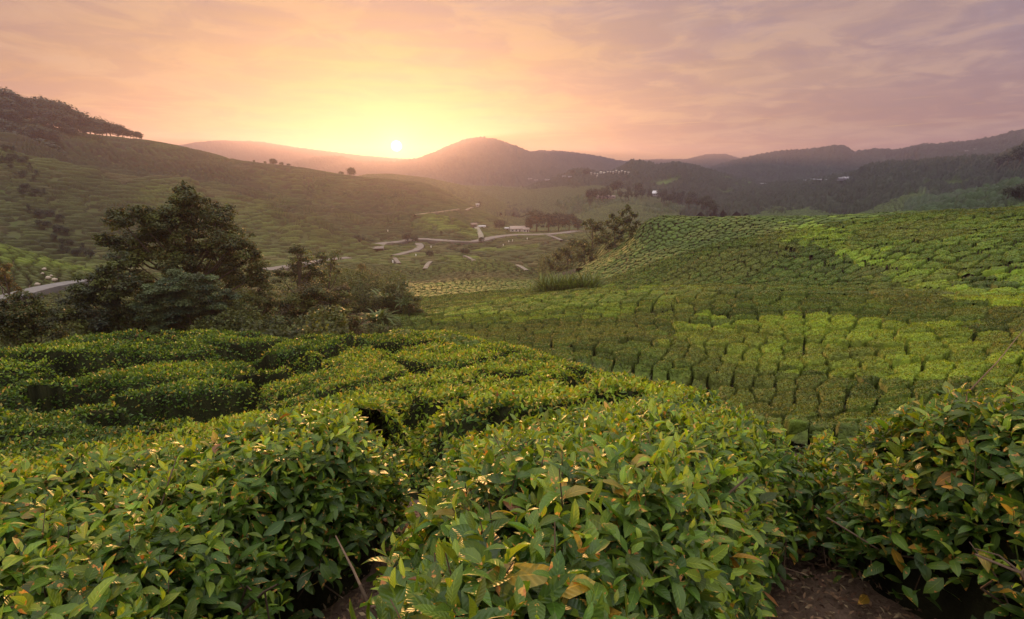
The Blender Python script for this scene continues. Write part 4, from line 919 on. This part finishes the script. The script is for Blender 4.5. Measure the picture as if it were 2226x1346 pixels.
# reeds on the grassy foot of the slope and on the knoll
def reeds(label, pts, r, n, L0, col, nm='reed_clump', cat='reeds'):
    px = rng.uniform(pts[0], pts[1], n); py = np.interp(px, [pts[0], pts[1]], [pts[2], pts[3]]); P = pt(px, py, r * rng.uniform(.96, 1.04, n)); P[:, 2] = top_xy(P[:, 0], P[:, 1]) - BH + .0
    b0 = P.mean(0); root = empty(nm, b0); az = rng.uniform(0, 6.28, n); el = rng.uniform(1.0, 1.5, n)
    t = np.stack([np.cos(az) * np.cos(el), np.sin(az) * np.cos(el), np.sin(el)], 1); nn = norm(np.stack([-np.cos(az) * np.sin(el), -np.sin(az) * np.sin(el), np.cos(el)], 1))
    V, Fq, c, _ = leaves(P - b0, t, nn, L0 * rng.uniform(.5, 1.2, n), rng.uniform(.035, .06, n), rng.uniform(.3, 1.3, n), rng.uniform(.1, .4, n), 4, np.array(col) * rng.uniform(.6, 1.6, (n, 1)))
    mesh('blades', V, Fq, M_tree, c, parent=root); tag(root, label, cat, 'grassy reed clumps'); return root
reeds('broad clump of tall reeds on the brow of the knoll, with pale plumes', (1175, 1295, 642, 634), 66, 1500, 3.4, (.085, .12, .030))
reeds('small tuft of reeds left of the broad reed clump on the knoll', (1140, 1160, 645, 643), 66, 60, 2.4, (.12, .16, .04))
for a in (('ferny grass below the mound, nearest its right flank', (1180, 1330, 790, 822), 19.5, 500), ('ferny grass at the bottom of the tea slope, above the big front bush', (1330, 1520, 818, 858), 20, 650), ('yellowish grass in the dip behind the front bushes', (1420, 1600, 846, 880), 18, 300)):
    reeds(a[0], a[1], a[2], a[3], 1.0, (.06, .09, .03), 'grass_clump', 'grass')

# undergrowth of the hollow and the ravine: nobody could count it
def undergrowth():
    def patch(r0, r1, a0, a1, n, leaf, hmax, cols, mask=None, lim=None):
        r = np.exp(rng.uniform(math.log(r0), math.log(r1), n)); a = np.radians(rng.uniform(a0, a1, n)); x, y = r * np.sin(a), r * np.cos(a)
        z = top_polar(a, r) - BH; bump = sstep(fbm(x / (hmax * 1.3), y / (hmax * 1.3), 131, 4), -.25, .35) * hmax
        cp, sp = math.cos(PITCH), math.sin(PITCH); dep = y * cp - z * sp; PX = CX + F * x / dep; PY = CY - F * (y * sp + z * cp) / dep
        ok = np.ones(n, bool) if mask is None else mask(PX, PY, r); dd = rng.random(n) ** .5
        P = np.stack([x, y, z + bump * dd], 1)[ok]; m = len(P); nn = norm(rng.normal(size=(m, 3)) * .6 + [0, -.25, .8]); t = norm(np.cross(nn, rng.normal(size=(m, 3))) + [0, 0, -.2])
        ci = np.array(cols)[(fbm(P[:, 0] / 2.5, P[:, 1] / 2.5, 133, 2) * 6 + rng.random(m) * 1.2 + 1.5).astype(int) % len(cols)] * rng.uniform(.6, 1.5, (m, 1))
        return kites(P, t, nn, leaf * rng.uniform(.6, 1.4, m), np.full(m, .6), ci)
    V, Fq, c = merge([patch(25, 64, -52, -11.5, 420000, .19, 5.0, (DK, GR, OL, GR), lambda X, Y, r: (X < 760) | ((X < 905) & (r > 52))), patch(60, 105, -52, -20, 30000, .25, 2.5, (DK, GR, OL), lambda X, Y, r: Y > 655)])
    o = mesh('undergrowth', V, Fq, M_tree, c, smooth=False); tag(o, 'tangled dark scrub covering the floor of the wooded hollow', 'undergrowth', kind='stuff')
    m2 = lambda X, Y, r: (X > 1170) & (X < 1400) & (Y < 610 - (X - 1185) * .62 + 8) & (r > 84)
    V, Fq, c = merge([patch(84, 200, 2, 15, 90000, .40, 4.0, (DK, GR, OL, GR), m2)])
    o = mesh('undergrowth', V, Fq, M_tree, c, smooth=False); tag(o, 'dense scrub on the ravine side left of the right tea field', 'undergrowth', kind='stuff')
undergrowth()
RG = 'trees on the ravine side left of the right field'
for lab, r, bl, bp in (
    ('tallest ravine tree with a ragged layered top, at the left end of the field crest', 104, [(1366,452,9),(1352,462,9),(1378,466,10),(1362,478,12),(1345,486,12),(1385,486,10),(1370,498,14)], 1366),
    ('spreading ravine tree just left of the tallest one', 108, [(1330,470,8),(1342,476,9),(1322,484,9),(1335,494,12),(1350,504,12)], 1335),
    ('flat-crowned ravine tree halfway down, beside the valley road', 122, [(1285,480,9),(1270,488,9),(1300,486,10),(1288,496,12),(1308,500,10)], 1288),
    ('dark rounded tree on the upper ravine side', 112, [(1320,515,15),(1345,520,14),(1300,520,13),(1330,538,14)], 1322),
    ('bushy tree at the lower left of the ravine side', 128, [(1225,545,14),(1245,530,14),(1210,560,13),(1240,560,15)], 1230),
    ('broad shrubby tree in the middle of the ravine side', 118, [(1265,530,14),(1285,545,15),(1260,555,14),(1290,565,13)], 1272),
    ('low tree at the foot of the ravine side, above the forked track', 122, [(1200,578,9),(1215,585,9),(1235,582,10),(1190,565,9)], 1212)):
    plant('tree', lab, 'tree', r, bl, bp, .34, 26, .5, (DK, GR, OL), GO, .05, RG, sparse=1.0)

# ---- far trees: a few forms, copied
DG = bpy.context.evaluated_depsgraph_get
def make_form(k, h, wd, n, leaf, col, cone=False):
    root = empty('tree'); P, N_, c_ = [], [], []
    for _ in range(n // 22):
        if cone: f = rng.random(); c = np.array([rng.normal() * wd * .34 * (1 - f * .75), rng.normal() * wd * .34 * (1 - f * .75), h * (.25 + .7 * f)]); q = wd * .20
        else: d = norm(rng.normal(size=3) + [0, 0, .2]); c = d * [wd * .42, wd * .42, h * .36] * rng.uniform(.5, 1) + [0, 0, h * .58]; q = wd * rng.uniform(.13, .22)
        m = 22; dd = norm(rng.normal(size=(m, 3))); P.append(c + dd * q * (rng.random((m, 1)) ** .3) * [1, 1, .7]); N_.append(norm(dd + [0, 0, .6])); c_.append(np.repeat(np.array([col]) * rng.uniform(.55, 1.5), m, 0) * rng.uniform(.8, 1.25, (m, 1)))
    P, N_, c_ = map(np.concatenate, (P, N_, c_)); m = len(P)
    V, Fq, c = kites(P, norm(np.cross(N_, rng.normal(size=(m, 3)))), N_, leaf * rng.uniform(.6, 1.4, m), np.full(m, .8), c_)
    mesh('crown', V, Fq, M_tree, c, parent=root, smooth=False)
    V, Fq, c = merge([tube([(0, 0, -.5), (.1, 0, h * .3), (0, .15, h * .75)], [h * .03, h * .022, h * .008], (.08, .06, .045), 6)]); mesh('trunk', V, Fq, M_bark, c, parent=root)
    return root
FORMS = [make_form(0, 10, 9, 1300, .7, (.026, .040, .016)), make_form(1, 11, 7.5, 1100, .7, (.032, .045, .018)), make_form(2, 10, 11, 1500, .75, (.024, .036, .015)), make_form(3, 13, 6, 900, .7, (.022, .036, .016), True)]
used_form = [False] * 4
def far_tree(loc, h, form, label, group, sx=1.0):
    src = FORMS[form]; ch = list(src.children)
    if not used_form[form]: r_ = src; used_form[form] = True
    else:
        r_ = src.copy(); C.objects.link(r_)
        for c in ch: d = c.copy(); C.objects.link(d); d.parent = r_
    s = h / (10, 11, 10, 13)[form]; r_.location = loc; r_.scale = (s * sx, s * sx, s); r_.rotation_euler = (0, 0, rng.uniform(0, 6.28)); tag(r_, label, 'tree', group); return r_
bpy.context.view_layer.update(); dg0 = DG()
def surf(px, py):
    """terrain point under a photo pixel by real ray casting"""
    x, y, z = ray(px, py); ok, loc, nrm, i, ob, m = sc.ray_cast(dg0, Vector((0, 0, 0)) + Vector((float(x), float(y), float(z))).normalized() * 140, Vector((float(x), float(y), float(z))).normalized())
    return np.array(loc) if ok else None
def tree_at(px, top, bot, form, label, group, r=None, sx=1.0):
    """a tree whose crown top and foot are seen at the rows top and bot"""
    p = surf(px, bot) if r is None else pt(px, bot, r)
    if p is None: return
    if r is not None and r < 600: p[2] = float(top_xy(p[0:1], p[1:2])[0]) - .5
    rr = math.hypot(p[0], p[1]); tz = pt(px, top, rr)[2]; h = max(3.0, tz - p[2])
    return far_tree(p, h, form, label, group, sx)
HG = 'trees around the farmhouse in the valley'
for px, top, bot, f, lab, sx in ((1166, 452, 512, 0, 'largest dark tree right beside the farmhouse', 1.15), (1192, 461, 511, 3, 'narrow tree second to the right of the farmhouse', 1.3), (1214, 459, 510, 2, 'broad dark tree in the middle of the farmhouse grove', .95), (1237, 461, 508, 0, 'tree near the right end of the farmhouse grove', .95), (1256, 470, 506, 1, 'rightmost smaller tree of the farmhouse grove', 1.2), (1086, 476, 505, 2, 'round shrubby tree left of the farmhouse', 1.1), (1150, 468, 512, 1, 'tree between the farmhouse and the largest dark tree', .9)):
    tree_at(px, top, bot, f, lab, HG, 372, sx)
SK = 'trees on the crest of the left hills'
for px, top, bot, f, lab, sx, r in ((595, 344, 362, 2, 'flat-topped umbrella tree on the left hill crest', 1.2, 474), (577, 349, 360, 1, 'small thin tree left of the umbrella tree on the crest', 1.0, 474), (612, 352, 364, 0, 'low tree right of the umbrella tree on the crest', 1.2, 474), (628, 356, 367, 0, 'tiny bush-like tree farthest right of the umbrella tree', 1.3, 474), (553, 346, 356, 1, 'lone tiny tree on the crest far left of the umbrella tree', .8, 474), (765, 363, 388, 2, 'solitary round tree on the crest below the sun', 1.0, 477), (742, 372, 384, 0, 'low scrubby tree left of the solitary round one', 1.4, 477)):
    tree_at(px, top, bot, f, lab, SK, r, sx)
VG = 'roadside trees in the valley'
for px, top, bot, f, lab, sx, r in ((886, 504, 534, 2, 'bushy tree over the road fork below the sun', 1.0, 296), (902, 510, 540, 0, 'second tree at the road fork, on its right', 1.0, 290), (1047, 514, 530, 0, 'small tree where the steep track meets the road', 1.0, 300), (960, 512, 530, 1, 'roadside tree left of the steep track', .9, 305), (1010, 540, 556, 2, 'round bush-tree above the curved knoll track', 1.2, 215), (935, 556, 572, 2, 'dark round tree between the two winding tracks', 1.2, 205), (780, 508, 530, 0, 'dark tree on the spur left of the road bend', 1.0, 262), (830, 520, 540, 1, 'tree behind the left end of the valley road', 1.0, 300), (1016, 543, 558, 0, 'little tree beside the round bush-tree above the knoll', .8, 210)):
    tree_at(px, top, bot, f, lab, VG, r, sx)
# wooded crown of the upper left hill
skyx = [-60, 0, 30, 55, 70, 85, 110, 140, 160, 175, 190, 205, 225, 245, 270, 295, 318]; skyy = [190, 186, 190, 212, 214, 203, 212, 216, 232, 248, 252, 245, 262, 262, 270, 280, 292]
k_ = 0
for row in range(5):
    for px in np.arange(-30, 326, 12.5):
        px = px + rng.uniform(-5, 5) + row * 6; top = np.interp(px, skyx, skyy) + row * 22 + rng.uniform(0, 7); lim = np.interp(px, [0, 60, 120, 200, 320], [345, 330, 290, 292, 304])
        if top > lim - 14 or px > 322: continue
        hpx = rng.uniform(34, 46) * (1 if px < 165 else .85); r = 486 - row * 20; p = pt(px, min(top + hpx, lim + 8), r); gz = float(top_xy(p[0:1], p[1:2])[0]) - 1; tz = pt(px, top, r)[2]
        p[2] = min(gz, tz - 6)
        far_tree(p, tz - p[2], int(rng.integers(0, 3)), ('dark forest tree on the skyline of the upper left hill' if row == 0 else 'dark forest tree below the skyline on the wooded crown of the upper left hill'), 'forest trees on the upper left hill', 1.25 if tz - p[2] < 20 else .9); k_ += 1
# wooded gully on the left slope
for row in range(9):
    for j in range(4):
        py = 372 + row * 24 + rng.uniform(-6, 6); cx_ = np.interp(py, [340, 400, 480, 560], [-10, 40, 95, 165]); px = cx_ + (j - 1.5) * 19 + rng.uniform(-6, 6)
        r = np.interp(py, [340, 440, 500, 560], [318, 285, 245, 222]); tree_at(px, py - rng.uniform(20, 32), py + 6, int(rng.integers(0, 4)), 'dark tree in the wooded gully running down the left slope', 'trees in the gully on the left slope', r, 1.1)
# trees of the middle distance knoll and far crests
for i in range(30):
    px = 1275 + i * 9.5 + rng.uniform(-3.5, 3.5); b = np.interp(px, [1275, 1330, 1430, 1500, 1560], [428, 424, 432, 446, 466]) + rng.uniform(-6, 12)
    if abs(px - 1428) < 9 and b > 418: continue
    tree_at(px, b - rng.uniform(18, 34), b, int(rng.integers(0, 4)), f'{ORD[i]} hazy dark tree from the left on the knoll around the white-roofed house', 'trees on the hazy knoll', None, 1.0)
for px, top, bot, lab in ((1244, 368, 380, 'lone round tree on the hazy shoulder left of the hilltop village'), (1275, 366, 382, 'wide tree clump tree at the left end of the village ridge'), (1043, 436, 448, 'small tree beside the white hut on the hazy tea spur'), (2216, 316, 352, 'tall tree at the right edge crest'), (2190, 332, 358, 'second tree left of the tall right edge tree'), (2170, 338, 358, 'third tree left of the tall right edge tree'), (2215, 398, 430, 'dark tree at the right edge above the tea crest'), (2190, 404, 432, 'dark tree second from the right edge above the tea crest')):
    tree_at(px, top, bot, int(rng.integers(0, 3)), lab, 'single trees on far crests', None, 1.2)
log('far trees', k_)

# ================================================================== ROADS AND BUILDINGS
def road(name, pxs, width, r0=60, r1=640, lift=.15, col=(.19, .165, .14), n=60, thick=3.0, kerb=True):
    a = np.array(pxs, float); seg = np.hypot(*np.diff(a, axis=0).T); s = np.concatenate([[0], np.cumsum(seg)]); tt = np.linspace(0, s[-1], n)
    P = hit(np.interp(tt, s, a[:, 0]), np.interp(tt, s, a[:, 1]), r0, r1); k = np.ones(5) / 5
    for c in range(3): P[:, c] = np.convolve(np.pad(P[:, c], 2, 'edge'), k, 'valid')
    T = norm(np.gradient(P, axis=0) * [1, 1, 0]); S = np.stack([T[:, 1], -T[:, 0], 0 * T[:, 0]], 1) * width / 2
    z = np.array([0, 0, lift]); prof = [P - S + z - [0, 0, thick], P - S + z, P - S * .12 + z * 1.15, P + S * .12 + z * 1.15, P + S + z, P + S + z - [0, 0, thick]]
    V = np.stack(prof, 1).reshape(-1, 3); m = len(prof); i = np.arange(n - 1)[:, None] * m; j = np.arange(m - 1)[None]
    Fq = np.stack([i + j, i + j + 1, i + m + j + 1, i + m + j], -1).reshape(-1, 4)
    cv = np.tile(np.array([[.055, .042, .022], [1, 1, 1], [1, 1, 1], [1, 1, 1], [1, 1, 1], [.055, .042, .022]]), (n, 1)); cv = np.where(cv == 1, np.array(col)[None], cv)
    o = mesh(name, V, Fq, M_road, cv * rng.uniform(.85, 1.15, (len(V), 1)), smooth=False); tag(o, kind='structure'); return o
road('road', [(560,590),(640,578),(700,566),(760,560)], 5, 150, 260)
road('road', [(818,546),(812,531),(835,528),(875,526),(890,519),(930,520),(980,524),(1035,526),(1062,518),(1090,513),(1130,510),(1180,510),(1212,508),(1262,501)], 7, 240, 420)
road('road', [(1046,525),(1046,512),(1036,494),(1030,488)], 3.2, 280, 420, col=(.24, .22, .17), n=24)
road('road', [(908,528),(916,536),(905,544),(880,550),(858,556)], 3.6, 180, 320, n=30)
road('path', [(857,560),(868,574)], 1.4, 140, 260, n=10)
road('path', [(924,586),(929,574),(938,568)], 1.3, 100, 240, n=14, col=(.22, .19, .15))
road('path', [(1008,556),(1020,560),(1032,568)], 1.1, 120, 240, n=14, col=(.22, .19, .15))
road('path', [(1122,576),(1134,581),(1146,589)], 1.1, 110, 240, n=14, col=(.22, .19, .15))
road('path', [(1205,603),(1225,598),(1262,588)], 1.6, 80, 150, n=16, lift=.45, col=(.22, .18, .13))
road('path', [(1190,511),(1206,516),(1222,523)], 2.0, 240, 420, n=14)
road('road', [(-90,676),(0,656),(40,646),(90,632),(140,622),(190,614)], 3.5, 85, 135, n=40, lift=.5, col=(.17, .165, .16))
road('path', [(898,468),(930,463),(960,460),(1000,454)], 2.0, 330, 560, n=20, col=(.3, .24, .17))
road('path', [(1010,458),(1022,452),(1040,446)], 2.4, 330, 700, n=12, col=(.22, .18, .13))

# earth cutting with pale stones above the left road
def stone(px, py, s, i, words):
    p = hit([px], [py], 90, 200)[0]; m = 6; th = np.linspace(0, math.pi, m); ph = np.arange(8) / 8 * 2 * math.pi
    V = np.array([[math.sin(a) * math.cos(b), math.sin(a) * math.sin(b), math.cos(a)] for a in th for b in ph]); V = V * .45 * (1 + .35 * (hash2(np.arange(len(V)), np.arange(len(V)) * 3, i)[:, None] - .5)) * [1, .8, .7] * s
    k = np.arange(m - 1)[:, None] * 8; j = np.arange(8)[None]; Fq = np.stack([k + j, k + (j + 1) % 8, k + 8 + (j + 1) % 8, k + 8 + j], -1).reshape(-1, 4)
    o = mesh('rock', V, Fq, M_paint, np.tile([.42, .36, .28], (len(V), 1))); o.location = p + [0, 0, s * .3]; tag(o, words, 'rock', 'pale rocks in the road cutting')
for i, (px, py, s) in enumerate(((82, 622, .9), (90, 630, .7), (93, 597, .6), (97, 588, .8), (106, 608, 1.0), (112, 602, .6), (119, 612, 1.0))):
    stone(px, py, s, i, f'{ORD[i]} pale rock from the left in the cutting above the left road')

def house(name, label, px, py, w, d, h, roofc, wallc, yaw=0., group=None, roof_h=None, wins=3, r=None, cat='house', sink=.3, lean=False):
    p = surf(px, py) if r is None else pt(px, py, r)
    if p is None: return
    if r is not None: p[2] = float(top_xy(p[0:1], p[1:2])[0]) - .6
    root = empty(name, p); root.rotation_euler = (0, 0, yaw); tag(root, label, cat, group); rh = roof_h or d * .28
    V, Fq, c = box(0, 0, -sink, w, d, h + sink, 0, wallc); mesh('wall', V, Fq, M_paint, c, parent=root, smooth=False)
    o = .5 if w < 20 else .2; t = .18
    e = [(-w / 2 - o, -d / 2 - o, h - .1), (-w / 2 - o, 0, h + rh), (-w / 2 - o, d / 2 + o, h - .1)]; e2 = [(-a[0], a[1], a[2]) for a in e]
    V = np.array(e + e2 + [(a[0], a[1], a[2] - t) for a in e + e2], float)
    Fq = np.array([[0, 1, 4, 3], [1, 2, 5, 4], [6, 9, 10, 7], [7, 10, 11, 8], [0, 3, 9, 6], [2, 8, 11, 5], [0, 6, 7, 1], [1, 7, 8, 2], [3, 4, 10, 9], [4, 5, 11, 10]])
    mesh('roof', V, Fq, M_paint, np.tile(np.array(roofc), (12, 1)), parent=root, smooth=False)
    g = np.array([[-w / 2, -d / 2, h], [-w / 2, 0, h + rh * .97 - .15], [-w / 2, 0, h], [-w / 2, -d / 2, h + .001]])
    for k in range(wins):
        xx = (k + .5) / wins * w - w / 2
        if k == wins // 2 and wins > 1: V, Fq, c = box(xx, -d / 2 - .02, 0, .9, .06, 2.0, 0, (.10, .07, .05)); mesh('door', V, Fq, M_paint, c, parent=root, smooth=False)
        else: V, Fq, c = box(xx, -d / 2 - .02, h * .4, min(1.2, w / wins * .5), .06, h * .35, 0, (.05, .06, .08)); mesh('window', V, Fq, M_paint, c, parent=root, smooth=False)
    return root
house('farmhouse', 'pale walled farmhouse with a weathered low roof among the valley trees', 1125, 503, 10, 6, 2.7, (.30, .24, .20), (.62, .60, .58), .12, None, 1.6, 4, 372)
house('house', 'small lean house right of the farmhouse, against the grove', 1143, 505, 4, 4, 2.6, (.34, .28, .24), (.55, .5, .48), .1, None, 1.0, 2, 368)
house('shed', 'small white shed left of the farmhouse', 1104, 498, 3.6, 3, 1.8, (.42, .42, .44), (.36, .36, .38), -.2, None, .5, 1, 380, 'shed')
house('shed', 'white box-like shed beside the steep track', 1048, 500, 4.2, 3, 1.5, (.45, .45, .47), (.4, .4, .42), .1, None, .4, 1, 370, 'shed')
house('hut', 'dark little hut at the top of the steep track', 1030, 492, 3.5, 3, 2.6, (.20, .14, .11), (.14, .10, .08), .3, None, .9, 1, 372, 'hut')
house('hut', 'white hut on the hazy tea spur above the valley', 1038, 449, 3, 2.4, 2.2, (.4, .38, .36), (.34, .32, .3), .2, None, .8, 1, None, 'hut')
house('house', 'house with a bright white roof on the hazy wooded knoll', 1428, 426, 10, 8, 3.2, (.62, .62, .66), (.36, .36, .38), -.5, None, 3.2, 2)
house('long_shed', 'long low brown shed on the knoll below the hazy trees', 1312, 432, 26, 6, 2.6, (.20, .15, .13), (.30, .25, .22), .05, None, 1.2, 5, None, 'shed')
VL = 'houses of the hilltop village'
VH = ((1293,378,9,.5),(1299,379,8,.6),(1306,375,16,.85),(1313,376,13,.8),(1321,374,9,.7),(1327,374,8,.6),(1333,375,9,.65),(1340,372,9,.7),(1346,375,8,.6),(1352,373,10,.6),(1359,375,8,.55),(1298,383,7,.5),(1366,376,8,.5),(1285,377,8,.5))
VO = sorted(range(len(VH)), key=lambda i: VH[i][0])
for i, (px, py, w, c) in enumerate(VH):
    house('village_house', f'tiny pale roofed house, {ORD[VO.index(i)]} from the left in the hilltop village by the wooded peak', px, py + 1, w * .24, 2.8, 1.3, (c * .7, c * .66, c * .6), (c * .6, c * .56, c * .5), rng.uniform(-.5, .5), VL, 1.3, 2, None, 'house', 2.0)
GG = 'pale greenhouses in the far valley'
for i, (px, py, w) in enumerate(((1152,388,60),(1165,391,50),(1190,390,55),(1228,383,60),(1240,384,45),(1660,399,70),(1752,392,60),(1772,390,80),(1786,391,70),(1832,388,70),(1838,386,50),(2100,328,30),(2118,324,30))):
    house('greenhouse', f'{ORD[i]} from the left of the long pale greenhouse roofs in the far valley', px, py + 1, w * .16, 3, .7, (.26, .26, .30), (.2, .2, .24), rng.uniform(-.15, .15), GG, .8, 3, None, 'greenhouse', 2.0)
# utility pole beside the left road
def pole():
    p = hit([10], [650], 85, 130)[0]; root = empty('utility_pole', p); V, Fq, c = tube([(0, 0, -.5), (0, 0, 3.2)], [.09, .07], (.25, .22, .2), 8); mesh('post', V, Fq, M_bark, c, parent=root)
    V, Fq, c = box(0, 0, 2.9, .7, .07, .07, 0, (.25, .22, .2)); mesh('crossarm', V, Fq, M_bark, c, parent=root, smooth=False); tag(root, 'thin wooden pole beside the road at the left edge', 'pole')
pole()
# white sacks left out between the tea rows of the valley
SK_ = []
for px, py in ((937,538),(904,557),(854,571),(1094,534),(1106,526),(1114,524),(1146,520),(843,503)):
    p = hit([px], [py], 120, 400)[0]; V, Fq, c = tube([(0, 0, -.2), (0, 0, .25), (.02, 0, .6), (0, .02, .85), (0, 0, .9)], [.15, .22, .2, .1, .03], (.75, .74, .72), 9)
    o = mesh('harvest_sack', V, Fq, M_paint, c); o.location = p; SK_.append((px, o))
for i, (px, o) in enumerate(sorted(SK_, key=lambda t: t[0])): tag(o, f'tiny white sack, {ORD[i]} from the left among those standing in the valley tea', 'sack', 'white sacks in the valley tea')
# thin leaning cane over the right bush
def cane():
    a = pt(2105, 852, 7.0); b = pt(2232, 708, 8.5); V, Fq, c = tube([a - [0, 0, .9], a, (a + b) / 2 + [0, 0, -.05], b], [.009, .008, .006, .004], (.16, .11, .07), 5); o = mesh('leaning_cane', V, Fq, M_bark, c); tag(o, 'thin brown cane leaning right above the lower right bush', 'cane')
cane()
# leaf litter on the bare path
def litter():
    n = 26000; g = np.zeros((n, 3)); k = rng.random(n) < .7; g[:, 0] = np.where(k, rng.uniform(.5, 2.8, n), rng.uniform(-1.4, .3, n)); g[:, 1] = rng.uniform(.7, 3.4, n)
    g[:, 2] = top_xy(g[:, 0], g[:, 1]) - BH + .03 + fbm(g[:, 0] * 4, g[:, 1] * 4, 3) * .05
    nn = norm(rng.normal(size=(n, 3)) * .35 + [0, 0, 1]); t = norm(np.cross(nn, rng.normal(size=(n, 3)))); L = rng.uniform(.008, .04, n)
    c = np.array([[.10, .055, .035], [.16, .10, .06], [.06, .035, .025], [.20, .15, .09]])[rng.integers(0, 4, n)] * rng.uniform(.6, 1.3, (n, 1))
    V, Fq, C_, _ = leaves(g, t, nn, L, rng.uniform(.12, .5, n), rng.normal(0, .8, n), rng.uniform(0, .5, n), 2, c)
    o = mesh('leaf_litter', V, Fq, M_bark, C_); tag(o, 'dry leaf bits and twigs strewn over the bare soil path', 'litter', kind='stuff')
litter()
log('roads and houses')

# ------------------------------------------------------------------ haze
def build_haze():
    x0, x1, y0, y1, z0, z1 = -3200, 3200, -60, 3400, -90, HAZE_TOP
    v, f, _ = box(0, 0, 0, 1, 1, 1); v = v * [x1 - x0, y1 - y0, z1 - z0] + [(x0 + x1) / 2, (y0 + y1) / 2, z0]
    m = bpy.data.materials.new('haze'); m.use_nodes = True; w = NT(m.node_tree); w.n.clear()
    out = w.new('ShaderNodeOutputMaterial'); p = w.new('ShaderNodeVolumePrincipled')
    p.inputs['Color'].default_value = (.52, .47, .70, 1); p.inputs['Density'].default_value = HAZE_D; p.inputs['Anisotropy'].default_value = .64
    w.l.new(p.outputs[0], out.inputs['Volume'])
    o = mesh('haze', v, f, m, smooth=False); tag(o, 'thin evening haze filling the valley and veiling the far hills', 'haze', kind='stuff')
HAZE_TOP = 176.0; HAZE_D = 3.6e-4
build_haze()
log('done', len(sc.objects))
